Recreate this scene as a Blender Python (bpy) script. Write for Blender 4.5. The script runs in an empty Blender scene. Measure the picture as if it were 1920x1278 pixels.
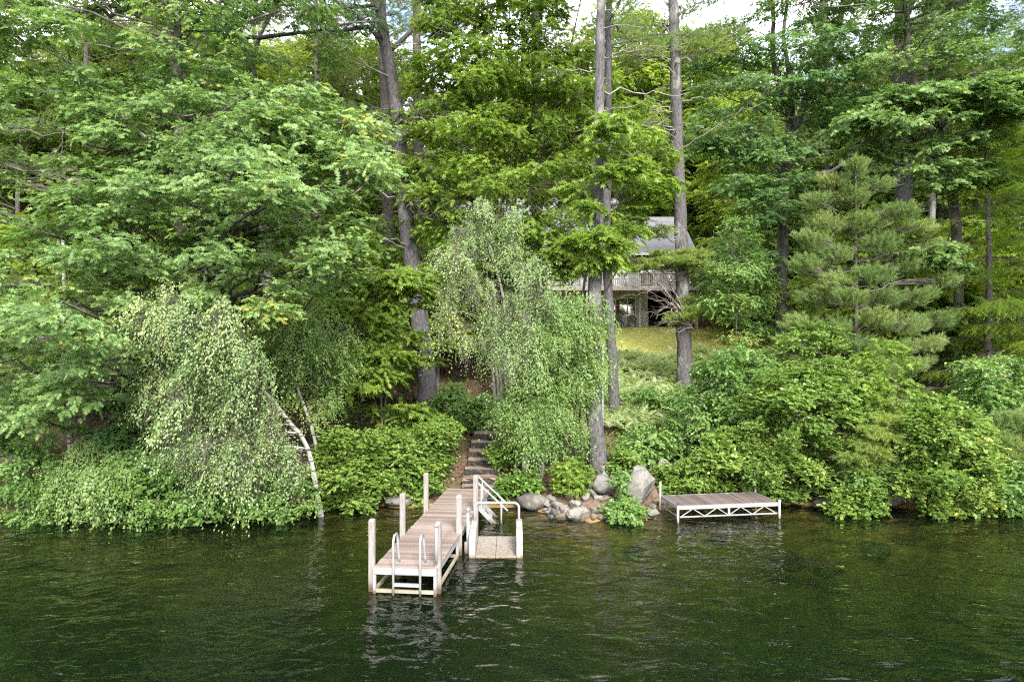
import bpy, math, numpy as np
from mathutils import Vector
R = math.radians
rng = np.random.default_rng(11)
SC = bpy.context.scene
COL = SC.collection

# ------------------------------------------------------------------ camera, sky, sun, exposure
F = 1280.0            # focal length in photo pixels (24 mm lens on a 36 mm sensor, photo 1920 wide)
CZ = 5.1              # camera height above the water
cam = bpy.data.objects.new('camera', bpy.data.cameras.new('camera'))
COL.objects.link(cam)
cam.location = (0, 0, CZ)
cam.rotation_euler = (R(90), 0, 0)
cam.data.lens = 24; cam.data.sensor_width = 36
cam.data.clip_end = 3000
SC.camera = cam

SUN_EL, SUN_AZ = R(36), R(166)      # azimuth measured clockwise from +Y (into the picture); sun is behind the camera
w = bpy.data.worlds.new('World'); SC.world = w; w.use_nodes = True
nt = w.node_tree; nt.nodes.clear()
N = nt.nodes.new; Lk = nt.links.new
out = N('ShaderNodeOutputWorld'); bg = N('ShaderNodeBackground'); bg.inputs['Strength'].default_value = 0.085
sky = N('ShaderNodeTexSky'); sky.sky_type = 'NISHITA'; sky.sun_disc = False
sky.sun_elevation = SUN_EL; sky.sun_rotation = SUN_AZ
tc = N('ShaderNodeTexCoord'); mp = N('ShaderNodeMapping'); mp.inputs['Scale'].default_value = (1, 1, 2.2)
no = N('ShaderNodeTexNoise'); no.inputs['Scale'].default_value = 2.6; no.inputs['Detail'].default_value = 6
rp = N('ShaderNodeValToRGB'); rp.color_ramp.elements[0].position = .39; rp.color_ramp.elements[1].position = .64
mx = N('ShaderNodeMixRGB'); mx.inputs[2].default_value = (10.2, 10.1, 9.9, 1)
Lk(tc.outputs['Generated'], mp.inputs['Vector']); Lk(mp.outputs[0], no.inputs['Vector'])
Lk(no.outputs['Fac'], rp.inputs[0]); Lk(rp.outputs[0], mx.inputs[0]); Lk(sky.outputs[0], mx.inputs[1])
Lk(mx.outputs[0], bg.inputs['Color']); Lk(bg.outputs[0], out.inputs['Surface'])
sun = bpy.data.objects.new('sun', bpy.data.lights.new('sun', 'SUN'))
COL.objects.link(sun)
sun.data.energy = 1.5; sun.data.angle = R(14); sun.data.color = (1, .95, .86)
sd = Vector((math.sin(SUN_AZ)*math.cos(SUN_EL), math.cos(SUN_AZ)*math.cos(SUN_EL), math.sin(SUN_EL)))
sun.rotation_euler = sd.to_track_quat('Z', 'Y').to_euler()
sun.location = (0, -20, 60)
SC.view_settings.view_transform = 'Standard'; SC.view_settings.look = 'None'
SC.view_settings.gamma = 1; SC.view_settings.use_curve_mapping = False
SC.view_settings.exposure = 2.6
SC.render.engine = 'CYCLES'
SC.cycles.max_bounces = 10; SC.cycles.diffuse_bounces = 8; SC.cycles.glossy_bounces = 3
SC.cycles.transmission_bounces = 4; SC.cycles.transparent_max_bounces = 8
SC.cycles.use_denoising = False
SC.cycles.filter_width = 1.15
SC.cycles.denoiser = 'OPENIMAGEDENOISE'; SC.cycles.denoising_input_passes = 'RGB_ALBEDO_NORMAL'
SC.cycles.caustics_reflective = False; SC.cycles.caustics_refractive = False

def P(px, py, d):     # photo pixel at a distance -> world
    return np.array([(px-960)*d/F, d, CZ-(py-639)*d/F])

# ------------------------------------------------------------------ materials
def new_mat(name):
    m = bpy.data.materials.new(name); m.use_nodes = True
    m.node_tree.nodes.clear()
    return m, m.node_tree.nodes.new, m.node_tree.links.new
def ramp(N, stops):
    r = N('ShaderNodeValToRGB'); e = r.color_ramp.elements
    while len(e) < len(stops): e.new(.5)
    for k, (p, c) in enumerate(stops):
        e[k].position = p; e[k].color = (*c, 1) if len(c) == 3 else c
    return r
def noise(N, Lk, vec, scale, detail=4, rough=.55, mapscale=None, rot=None):
    t = N('ShaderNodeTexNoise'); t.inputs['Scale'].default_value = scale
    t.inputs['Detail'].default_value = detail; t.inputs['Roughness'].default_value = rough
    if mapscale is not None or rot is not None:
        m = N('ShaderNodeMapping')
        if mapscale: m.inputs['Scale'].default_value = mapscale
        if rot: m.inputs['Rotation'].default_value = rot
        Lk(vec, m.inputs['Vector']); vec = m.outputs[0]
    Lk(vec, t.inputs['Vector'])
    return t.outputs['Fac']
def leaf_mat(name, stops, trans=.3, rough=.5, back=1.25, spec=.35):
    m, N, Lk = new_mat(name)
    a = N('ShaderNodeAttribute'); a.attribute_name = 'tint'
    oi = N('ShaderNodeObjectInfo'); ma = N('ShaderNodeMath'); ma.operation = 'MULTIPLY_ADD'; ma.inputs[1].default_value = .30; Lk(oi.outputs['Random'], ma.inputs[0])
    sb = N('ShaderNodeMath'); sb.operation = 'SUBTRACT'; sb.inputs[1].default_value = .15; Lk(a.outputs['Fac'], sb.inputs[0]); Lk(sb.outputs[0], ma.inputs[2])
    r = ramp(N, stops); Lk(ma.outputs[0], r.inputs[0])
    g = N('ShaderNodeNewGeometry')
    pale = N('ShaderNodeMixRGB'); pale.blend_type = 'MULTIPLY'; pale.inputs[2].default_value = (back*1.02, back, back*1.12, 1)
    Lk(g.outputs['Backfacing'], pale.inputs[0]); Lk(r.outputs[0], pale.inputs[1])
    b = N('ShaderNodeBsdfPrincipled'); b.inputs['Roughness'].default_value = rough
    b.inputs['Specular IOR Level'].default_value = spec
    Lk(pale.outputs[0], b.inputs['Base Color'])
    t = N('ShaderNodeBsdfTranslucent')
    ty = N('ShaderNodeMixRGB'); ty.blend_type = 'MULTIPLY'; ty.inputs[0].default_value = 1; ty.inputs[2].default_value = (1.5, 1.55, .75, 1)
    Lk(r.outputs[0], ty.inputs[1]); Lk(ty.outputs[0], t.inputs['Color'])
    s = N('ShaderNodeMixShader'); s.inputs[0].default_value = trans
    Lk(b.outputs[0], s.inputs[1]); Lk(t.outputs[0], s.inputs[2])
    o = N('ShaderNodeOutputMaterial'); Lk(s.outputs[0], o.inputs['Surface'])
    return m
def surf_mat(name, build, rough=.75, bump=None, spec=.3, bump_d=.02, metal=0):
    """build(N, Lk, objvec) -> colour socket ; bump(N, Lk, objvec) -> height socket"""
    m, N, Lk = new_mat(name)
    tc = N('ShaderNodeTexCoord'); v = tc.outputs['Object']
    b = N('ShaderNodeBsdfPrincipled'); b.inputs['Roughness'].default_value = rough
    b.inputs['Specular IOR Level'].default_value = spec; b.inputs['Metallic'].default_value = metal
    Lk(build(N, Lk, v), b.inputs['Base Color'])
    if bump:
        bn = N('ShaderNodeBump'); bn.inputs['Distance'].default_value = bump_d; bn.inputs['Strength'].default_value = .9
        Lk(bump(N, Lk, v), bn.inputs['Height']); Lk(bn.outputs[0], b.inputs['Normal'])
    o = N('ShaderNodeOutputMaterial'); Lk(b.outputs[0], o.inputs['Surface'])
    return m
def nr(scale, stops, **k):
    def f(N, Lk, v):
        r = ramp(N, stops); Lk(noise(N, Lk, v, scale, **k), r.inputs[0]); return r.outputs[0]
    return f
def two(f1, f2, scale, lo, hi, **k):
    def f(N, Lk, v):
        m = N('ShaderNodeMixRGB'); r = ramp(N, [(lo, (0, 0, 0)), (hi, (1, 1, 1))])
        Lk(noise(N, Lk, v, scale, **k), r.inputs[0]); Lk(r.outputs[0], m.inputs[0])
        Lk(f1(N, Lk, v), m.inputs[1]); Lk(f2(N, Lk, v), m.inputs[2]); return m.outputs[0]
    return f
def flat(c):
    def f(N, Lk, v):
        n = N('ShaderNodeRGB'); n.outputs[0].default_value = (*c, 1); return n.outputs[0]
    return f

G = {}
G['oak'] = leaf_mat('oak_leaf', [(0, (0.082, 0.152, 0.042)), (.45, (0.140, 0.232, 0.070)), (.8, (0.214, 0.309, 0.108)), (.96, (0.254, 0.340, 0.098)), (1, (0.373, 0.364, 0.081))], .35)
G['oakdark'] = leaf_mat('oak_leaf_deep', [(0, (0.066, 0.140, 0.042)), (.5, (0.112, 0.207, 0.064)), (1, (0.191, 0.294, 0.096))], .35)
G['maple'] = leaf_mat('maple_leaf', [(0, (0.123, 0.198, 0.034)), (.5, (0.194, 0.288, 0.051)), (.9, (0.278, 0.373, 0.076)), (1, (0.376, 0.407, 0.101))], .45)
G['birch'] = leaf_mat('birch_leaf', [(0, (0.119, 0.191, 0.056)), (.4, (0.177, 0.260, 0.092)), (.8, (0.256, 0.340, 0.146)), (.97, (0.328, 0.396, 0.178)), (1, (0.419, 0.396, 0.108))], .35, .42, 1.25, .5)
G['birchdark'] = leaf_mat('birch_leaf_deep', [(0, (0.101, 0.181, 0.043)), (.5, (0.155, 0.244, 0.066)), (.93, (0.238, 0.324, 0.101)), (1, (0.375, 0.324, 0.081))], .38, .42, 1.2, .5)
G['alder'] = leaf_mat('alder_leaf', [(0, (0.105, 0.184, 0.032)), (.5, (0.170, 0.266, 0.053)), (.9, (0.261, 0.346, 0.086)), (1, (0.353, 0.369, 0.080))], .38, .42, 1.2, .45)
G['lime'] = leaf_mat('fresh_green_leaf', [(0, (.10, .19, .035)), (.5, (.16, .27, .055)), (1, (.25, .34, .09))], .4)
G['pine'] = leaf_mat('pine_needle', [(0, (0.114, 0.180, 0.057)), (.5, (0.185, 0.261, 0.086)), (.9, (0.277, 0.341, 0.116)), (1, (0.398, 0.322, 0.099))], .4, .5)
G['pineold'] = leaf_mat('pine_needle_yellowing', [(0, (0.135, 0.205, 0.047)), (.5, (0.229, 0.307, 0.072)), (.9, (0.337, 0.382, 0.104)), (1, (0.437, 0.273, 0.091))], .4, .5)
G['pinefar'] = leaf_mat('pine_needle_far', [(0, (0.094, 0.128, 0.034)), (.5, (0.154, 0.184, 0.049)), (1, (0.240, 0.247, 0.065))], .35, .5)  # darker, yellower needles for the pines farther back
G['hemlock'] = leaf_mat('hemlock_needle', [(0, (0.097, 0.172, 0.022)), (.55, (0.171, 0.260, 0.032)), (1, (0.309, 0.395, 0.053))], .35, .5)
G['far'] = leaf_mat('wood_leaf', [(0, (0.128, 0.204, 0.029)), (.5, (0.203, 0.285, 0.041)), (.9, (0.302, 0.367, 0.056)), (1, (0.421, 0.394, 0.067))], .5)
G['fardark'] = leaf_mat('wood_leaf_deep', [(0, (0.089, 0.155, 0.031)), (.5, (0.145, 0.219, 0.046)), (1, (0.223, 0.296, 0.065))], .42)
G['fern'] = leaf_mat('fern_frond', [(0, (0.180, 0.252, 0.075)), (.5, (0.290, 0.367, 0.156)), (1, (0.460, 0.500, 0.338))], .42)
G['grass'] = leaf_mat('lawn_grass', [(0, (0.282, 0.305, 0.077)), (.5, (0.448, 0.439, 0.132)), (1, (0.550, 0.537, 0.220))], .4)
G['litter'] = leaf_mat('fallen_leaf', [(0, (0.080, 0.044, 0.024)), (.5, (0.150, 0.082, 0.045)), (1, (0.247, 0.170, 0.095))], .05)

G['leafy'] = leaf_mat('bank_leaf', [(0, (0.089, 0.177, 0.040)), (.5, (0.149, 0.254, 0.065)), (.92, (0.227, 0.335, 0.100)), (1, (0.358, 0.318, 0.088))], .38, .42, 1.2, .45)
def bark(name, dark, light, lichen, lsc, lo, hi, sc=(8, 8, 2.6), bd=.06):
    base = nr(2.2, [(.30, dark), (.62, light)], detail=6, rough=.65, mapscale=sc)
    pat = nr(7, [(.35, tuple(c*.75 for c in lichen)), (.7, lichen)], detail=5)
    return surf_mat(name, two(base, pat, lsc, lo, hi, detail=5, mapscale=(1, 1, .55)), .88,
                    lambda N, Lk, v: noise(N, Lk, v, 2.2, 6, .65, sc), .15, bd)
B = {}
B['pine'] = bark('pine_bark', (0.033, 0.031, 0.036), (0.121, 0.114, 0.121), (0.192, 0.202, 0.195), 1.3, .60, .72)
B['pinelichen'] = bark('pine_bark_lichened', (0.036, 0.033, 0.036), (0.131, 0.121, 0.125), (0.262, 0.264, 0.243), 1.9, .53, .65)
B['oak'] = bark('oak_bark', (0.034, 0.028, 0.025), (0.112, 0.101, 0.091), (0.158, 0.161, 0.141), 1.8, .52, .66, (7, 7, 1.8), .03)
B['maple'] = bark('maple_bark', (.05, .045, .038), (.14, .125, .11), (.2, .2, .17), 2.2, .56, .7, (6, 6, 2), .015)
B['far'] = bark('wood_bark', (0.048, 0.041, 0.037), (0.144, 0.126, 0.120), (0.204, 0.204, 0.180), 1.1, .56, .70)
B['twig'] = surf_mat('twig_bark', nr(3, [(.3, (.07, .058, .048)), (.7, (.17, .15, .13))]), .9)
B['dead'] = surf_mat('dead_wood', nr(5, [(.3, (.13, .115, .10)), (.7, (.32, .295, .265))]), .9)
B['birch'] = surf_mat('birch_bark', two(nr(3, [(.3, (.26, .25, .23)), (.7, (.44, .43, .40))]), flat((.05, .045, .04)), 4.5, .53, .60, detail=5, mapscale=(.7, .7, 3.0)), .7,
                      lambda N, Lk, v: noise(N, Lk, v, 9, 3, .6, (1, 1, 4)), .2, .01)
M = {}
def stained(f, stain, z0, z1):
    """algae and rust staining up to a ragged line above the water (these things stand with z = 0 at the water)"""
    def g(N, Lk, v):
        s = N('ShaderNodeSeparateXYZ'); Lk(v, s.inputs[0]); n = noise(N, Lk, v, 14, 4)
        a = N('ShaderNodeMath'); a.operation = 'MULTIPLY_ADD'; a.inputs[1].default_value = -.16; Lk(n, a.inputs[0]); Lk(s.outputs['Z'], a.inputs[2])
        r = N('ShaderNodeMapRange'); r.inputs[1].default_value = z0-.08; r.inputs[2].default_value = z1-.08; Lk(a.outputs[0], r.inputs[0])
        m = N('ShaderNodeMixRGB'); Lk(r.outputs[0], m.inputs[0]); Lk(nr(9, [(.3, tuple(c*.6 for c in stain)), (.7, stain)])(N, Lk, v), m.inputs[1]); Lk(f(N, Lk, v), m.inputs[2]); return m.outputs[0]
    return g
def per_piece(f, lo, hi):
    def g(N, Lk, v):
        oi = N('ShaderNodeObjectInfo'); mr = N('ShaderNodeMapRange'); mr.inputs[3].default_value = lo; mr.inputs[4].default_value = hi; Lk(oi.outputs['Random'], mr.inputs[0])
        m = N('ShaderNodeMixRGB'); m.blend_type = 'MULTIPLY'; m.inputs[0].default_value = 1; Lk(f(N, Lk, v), m.inputs[1]); Lk(mr.outputs[0], m.inputs[2]); return m.outputs[0]
    return g
def deck_wood(name, a, b, c):
    return surf_mat(name, per_piece(two(nr(3.0, [(.25, a), (.5, b), (.78, c)], detail=7, rough=.7, mapscale=(1.2, 9, 9)),
                              nr(6, [(.3, tuple(x*.6 for x in a)), (.7, b)]), 1.5, .56, .72, detail=5), .78, 1.25), .8,
                    lambda N, Lk, v: noise(N, Lk, v, 4, 5, .7, (1.2, 16, 16)), .2, .004)
M['plank'] = deck_wood('deck_plank_wood', (0.119, 0.084, 0.067), (0.220, 0.173, 0.149), (0.296, 0.260, 0.229))
M['plank2'] = deck_wood('deck_plank_wood_brown', (0.101, 0.066, 0.053), (0.183, 0.136, 0.114), (0.261, 0.214, 0.186))
M['plank3'] = deck_wood('side_dock_wood', (0.068, 0.052, 0.045), (0.127, 0.101, 0.091), (0.190, 0.156, 0.141))
M['post'] = surf_mat('weathered_post_wood', stained(per_piece(two(nr(2.5, [(.28, (0.106, 0.088, 0.079)), (.5, (0.229, 0.207, 0.194)), (.8, (0.343, 0.326, 0.312))], detail=8, rough=.75, mapscale=(9, 9, .8)),
                     flat((0.150, 0.075, 0.053)), 1.6, .58, .74, detail=6, mapscale=(3, 3, .6)), .85, 1.1), (0.106, 0.066, 0.040), .06, .22), .85,
                     lambda N, Lk, v: noise(N, Lk, v, 4, 5, .7, (12, 12, 1)), .2, .012)
M['white'] = surf_mat('white_painted_metal', stained(two(nr(3, [(.3, (0.228, 0.228, 0.234)), (.7, (0.285, 0.285, 0.289))]), nr(8, [(.3, (0.127, 0.107, 0.089)), (.7, (0.216, 0.200, 0.180))]), 2.4, .58, .76, detail=7), (0.127, 0.095, 0.063), .02, .16), .4,
                      lambda N, Lk, v: noise(N, Lk, v, 30, 3), .4, .0015)
M['cream'] = surf_mat('algae_stained_frame', nr(3, [(.3, (0.195, 0.163, 0.121)), (.7, (0.325, 0.291, 0.236))], detail=6), .7)
M['plastic'] = surf_mat('off_white_plastic', stained(two(nr(1.6, [(.3, (.29, .265, .24)), (.7, (.37, .35, .325))], detail=5), nr(6, [(.3, (.18, .12, .09)), (.7, (.28, .22, .19))]), 1.9, .52, .72, detail=6, mapscale=(1, 1, .35)), (.19, .14, .09), .0, .10), .55)
M['grey'] = surf_mat('grey_pipe', nr(4, [(.3, (0.229, 0.236, 0.242)), (.7, (0.318, 0.323, 0.326))]), .45)
def wet(f):
    """stone is darker where the lake wets it"""
    def g(N, Lk, v):
        p = N('ShaderNodeNewGeometry'); s = N('ShaderNodeSeparateXYZ'); Lk(p.outputs['Position'], s.inputs[0]); n = noise(N, Lk, p.outputs['Position'], 7, 3)
        a = N('ShaderNodeMath'); a.operation = 'MULTIPLY_ADD'; a.inputs[1].default_value = -.10; Lk(n, a.inputs[0]); Lk(s.outputs['Z'], a.inputs[2])
        r = N('ShaderNodeMapRange'); r.inputs[1].default_value = -.01; r.inputs[2].default_value = .05; r.inputs[3].default_value = .36; r.inputs[4].default_value = 1; Lk(a.outputs[0], r.inputs[0])
        m = N('ShaderNodeMixRGB'); m.blend_type = 'MULTIPLY'; m.inputs[0].default_value = 1; Lk(f(N, Lk, v), m.inputs[1]); Lk(r.outputs[0], m.inputs[2]); return m.outputs[0]
    return g
M['granite'] = surf_mat('granite', wet(two(nr(22, [(.3, (0.100, 0.095, 0.088)), (.5, (0.180, 0.171, 0.156)), (.7, (0.250, 0.234, 0.214))], detail=8, rough=.8), nr(9, [(.3, (0.065, 0.063, 0.055)), (.7, (0.135, 0.129, 0.111))], detail=6), 1.7, .52, .68, detail=6)), .9,
                        lambda N, Lk, v: noise(N, Lk, v, 5, 8, .7), .2, .03)
M['palerock'] = surf_mat('pale_rock', wet(two(nr(16, [(.3, (0.143, 0.129, 0.113)), (.6, (0.250, 0.229, 0.204))], detail=8, rough=.8), nr(9, [(.3, (0.068, 0.059, 0.049)), (.7, (0.151, 0.133, 0.113))], detail=6), 2.4, .50, .68, detail=6)), .9,
                         lambda N, Lk, v: noise(N, Lk, v, 7, 8, .7), .2, .03)
M['darkrock'] = surf_mat('lichened_rock', wet(two(nr(16, [(.3, (0.050, 0.048, 0.044)), (.7, (0.110, 0.103, 0.091))], detail=8, rough=.8), nr(9, [(.3, (0.100, 0.098, 0.084)), (.7, (0.190, 0.180, 0.153))], detail=6), 2.0, .5, .64, detail=6)), .9,
                         lambda N, Lk, v: noise(N, Lk, v, 7, 8, .7), .2, .03)
M['tanrock'] = surf_mat('rust_stained_rock', wet(nr(6, [(.3, (0.105, 0.067, 0.042)), (.7, (0.199, 0.162, 0.121))], detail=8, rough=.8)), .9, lambda N, Lk, v: noise(N, Lk, v, 7, 8, .7), .2, .02)

def rock_step(N, Lk, v):
    g = N('ShaderNodeNewGeometry'); s = N('ShaderNodeSeparateXYZ'); Lk(g.outputs['Normal'], s.inputs[0])
    mm = N('ShaderNodeMath'); mm.operation = 'GREATER_THAN'; mm.inputs[1].default_value = .6; Lk(s.outputs['Z'], mm.inputs[0])
    m = N('ShaderNodeMixRGB'); Lk(mm.outputs[0], m.inputs[0])
    Lk(nr(11, [(.42, (.014, .013, .012)), (.56, (.05, .047, .043)), (.70, (.27, .26, .245))], detail=8, rough=.85)(N, Lk, v), m.inputs[1])
    Lk(nr(5, [(.3, (.14, .093, .070)), (.6, (.25, .18, .145)), (.8, (.35, .28, .24))], detail=6)(N, Lk, v), m.inputs[2])
    return m.outputs[0]
M['step'] = surf_mat('stone_step', rock_step, .9, lambda N, Lk, v: noise(N, Lk, v, 11, 8, .8), .2, .03)
M['siding'] = surf_mat('lap_siding', nr(2, [(.3, (0.291, 0.270, 0.253)), (.7, (0.393, 0.370, 0.359))], detail=4), .7)
M['paneltan'] = surf_mat('greyed_panel', nr(2, [(.3, (0.277, 0.270, 0.253)), (.7, (0.393, 0.386, 0.376))], detail=4), .75)
M['shingle'] = surf_mat('roof_shingle', nr(7, [(.3, (0.090, 0.090, 0.104)), (.7, (0.240, 0.240, 0.262))], detail=7, rough=.8, mapscale=(1, 2.5, 2.5)), .95)
M['trim'] = surf_mat('white_trim', nr(3, [(.3, (.50, .49, .48)), (.7, (.60, .59, .58))]), .6)
M['deckgrey'] = surf_mat('weathered_deck', nr(5, [(.3, (0.408, 0.354, 0.336)), (.7, (0.552, 0.500, 0.476))], detail=5), .85)
M['chair'] = surf_mat('dark_green_plastic', flat((.012, .028, .026)), .4)
M['curtain'] = surf_mat('curtain_cloth', nr(8, [(.3, (.10, .045, .03)), (.7, (.2, .09, .06))], mapscale=(6, 1, .3)), .95)
M['dark'] = surf_mat('recess_shade', flat((.012, .011, .011)), .9)  # near black colour stands in for the shade of the recess and rooms
M['board'] = surf_mat('reddish_board', nr(4, [(.3, (.13, .07, .045)), (.7, (.2, .12, .08))]), .9)
m, N_, L_ = new_mat('window_glass'); b = N_('ShaderNodeBsdfPrincipled'); b.inputs['Base Color'].default_value = (.02, .025, .03, 1)
b.inputs['Roughness'].default_value = .03; b.inputs['Specular IOR Level'].default_value = 1; b.inputs['IOR'].default_value = 2.2
o = N_('ShaderNodeOutputMaterial'); L_(b.outputs[0], o.inputs['Surface']); M['glass'] = m

# ------------------------------------------------------------------ object helpers
def link(o, parent=None):
    COL.objects.link(o)
    if parent is not None: o.parent = parent
    return o
def thing(name, label, cat, loc=(0, 0, 0), group=None, rz=0):
    o = bpy.data.objects.new(name, None); o.empty_display_size = .2; COL.objects.link(o)
    o.location = loc; o.rotation_euler = (0, 0, rz)
    o['label'] = label; o['category'] = cat
    if group: o['group'] = group
    return o
def raw_mesh(name, V, T, mat=None, smooth=False, tint=None):
    me = bpy.data.meshes.new(name)
    V = np.asarray(V, np.float32); T = np.asarray(T, np.int32); n = T.shape[1]
    me.vertices.add(len(V)); me.vertices.foreach_set('co', V.ravel())
    me.loops.add(T.size); me.loops.foreach_set('vertex_index', T.ravel())
    me.polygons.add(len(T))
    me.polygons.foreach_set('loop_start', np.arange(0, T.size, n, dtype=np.int32))
    if smooth: me.polygons.foreach_set('use_smooth', np.ones(len(T), bool))
    if tint is not None:
        a = me.attributes.new('tint', 'FLOAT', 'FACE'); a.data.foreach_set('value', np.asarray(tint, np.float32))
    me.update(calc_edges=True)
    if mat: me.materials.append(mat)
    return me
def obj(name, me, parent=None, loc=(0, 0, 0), rot=(0, 0, 0)):
    o = bpy.data.objects.new(name, me); o.location = loc; o.rotation_euler = rot
    return link(o, parent)
class MB:                                   # small polygon mesh builder (boxes, tubes, prisms)
    def __init__(s): s.v = []; s.f = []; s.n = 0
    def add(s, v, f):
        s.v += [tuple(p) for p in v]; s.f += [tuple(i+s.n for i in q) for q in f]; s.n += len(v); return s
    def box(s, a, b, ux=None, bev=0):       # axis-aligned box between corners a and b
        x0, y0, z0 = a; x1, y1, z1 = b
        return s.add([(x0, y0, z0), (x1, y0, z0), (x1, y1, z0), (x0, y1, z0), (x0, y0, z1), (x1, y0, z1), (x1, y1, z1), (x0, y1, z1)],
                     [(0, 3, 2, 1), (4, 5, 6, 7), (0, 1, 5, 4), (1, 2, 6, 5), (2, 3, 7, 6), (3, 0, 4, 7)])
    def bar(s, p, q, w, h):                 # rectangular bar from p to q
        p = np.array(p, float); q = np.array(q, float); d = q-p; d /= np.linalg.norm(d)
        up = np.array([0, 0, 1.]) if abs(d[2]) < .9 else np.array([0, 1., 0])
        sx = np.cross(d, up); sx /= np.linalg.norm(sx); sz = np.cross(sx, d)
        v = [e + sx*a*w/2 + sz*b*h/2 for e in (p, q) for a, b in ((-1, -1), (1, -1), (1, 1), (-1, 1))]
        return s.add(v, [(0, 1, 2, 3), (7, 6, 5, 4), (0, 4, 5, 1), (1, 5, 6, 2), (2, 6, 7, 3), (3, 7, 4, 0)])
    def tube(s, pts, r, k=8):
        v, q = tube(pts, np.full(len(pts), r) if np.isscalar(r) else np.array(r), k)
        n0 = s.n; s.add(v, [tuple(x) for x in q])
        s.f.append(tuple(n0+i for i in range(k))[::-1]); s.f.append(tuple(n0+len(v)-k+i for i in range(k)))
        return s
    def mesh(s, name, mat, smooth=False, bevel=0):
        me = bpy.data.meshes.new(name); me.from_pydata(s.v, [], s.f)
        if bevel:
            import bmesh
            bm = bmesh.new(); bm.from_mesh(me)
            bmesh.ops.bevel(bm, geom=bm.edges[:], offset=bevel, segments=1, affect='EDGES', clamp_overlap=True)
            bm.to_mesh(me); bm.free()
        if smooth: me.polygons.foreach_set('use_smooth', [True]*len(me.polygons))
        me.materials.append(mat); me.update(); return me
def tube(pts, rad, k=6):
    pts = np.asarray(pts, float); n = len(pts)
    t = np.gradient(pts, axis=0); t /= np.linalg.norm(t, axis=1)[:, None]+1e-9
    ref = np.array([0, 1., 0]) if abs(t[0, 2]) > .7 else np.array([0, 0, 1.])
    a = np.cross(t, ref); a /= np.linalg.norm(a, axis=1)[:, None]+1e-9
    b = np.cross(t, a)
    th = np.arange(k)*2*math.pi/k
    ring = pts[:, None] + rad[:, None, None]*(np.cos(th)[None, :, None]*a[:, None]+np.sin(th)[None, :, None]*b[:, None])
    v = ring.reshape(-1, 3)
    i = np.arange(n-1)[:, None]*k; j = np.arange(k)[None]; j2 = (j+1) % k
    q = np.stack([i+j, i+j2, i+k+j2, i+k+j], -1).reshape(-1, 4)
    return v, q
def smooth_path(pts, step):                # Catmull-Rom through control points
    p = np.asarray(pts, float); out = []
    q = np.vstack([2*p[0]-p[1], p, 2*p[-1]-p[-2]])
    for i in range(1, len(q)-2):
        n = max(2, int(np.linalg.norm(q[i+1]-q[i])/step)); t = np.linspace(0, 1, n, endpoint=False)[:, None]
        out.append(.5*(2*q[i]+(q[i+1]-q[i-1])*t+(2*q[i-1]-5*q[i]+4*q[i+1]-q[i+2])*t**2+(3*q[i]-q[i-1]-3*q[i+1]+q[i+2])*t**3))
    out.append(p[-1:]); return np.vstack(out)

# ------------------------------------------------------------------ ground, water
def shore(x):
    s = 21.25 + .12*np.sin(x*.9+1) + .10*np.sin(x*2.3) - 1.85*np.exp(-((x-2.3)/1.75)**2)
    return s - .75/(1+np.exp((x+6.5)/.8)) - .35/(1+np.exp(-(x-9.5)/.8))
def ss(t): t = np.clip(t, 0, 1); return t*t*(3-2*t)
def ground(x, y):
    x = np.asarray(x, float); y = np.asarray(y, float)
    s = y-shore(x)
    land = .42*ss(s/.9) + .224*np.clip(s-.4, 0, None)
    yl = 46.0; top = .42+.224*(yl-21.1)
    land = np.where(y > yl, top+.03*np.clip(y-yl, 0, 13)+.12*np.clip(y-yl-13, 0, 60), np.minimum(land, top+.05))
    lump = .10*np.sin(x*1.3+y*.7)+.07*np.sin(x*2.9-y*1.9+1)+.05*np.sin(x*5.1+y*4.3)
    lump = lump*ss((s-.3)/2)*np.where(y > 38, .25, 1)
    bed = np.maximum(np.where(s > -4.5, .20*s, -.9+.42*(s+4.5)), -5.5)+.06*np.sin(x*2.3)*np.sin(y*2.9)
    return np.where(s > 0, land+lump, np.minimum(bed, 0))
def gz(x, y): return float(ground(x, y))
def axis(lo, hi, step, far):
    a = np.arange(lo, hi, step); e = []
    k = step; p = a[-1]
    while p < far: k *= 1.35; p += k; e.append(p)
    k = step; p = a[0]; f = []
    while p > -far: k *= 1.35; p -= k; f.append(p)
    return np.array(f[::-1]+list(a)+e)
gx = axis(-32, 32, .3, 500); gy = axis(14, 62, .3, 500)
X, Y = np.meshgrid(gx, gy)
V = np.stack([X, Y, ground(X, Y)], -1).reshape(-1, 3)
nx = len(gx); i = np.arange(len(gy)-1)[:, None]*nx+np.arange(nx-1)[None]
T = np.stack([i, i+1, i+nx+1, i+nx], -1).reshape(-1, 4)
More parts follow.
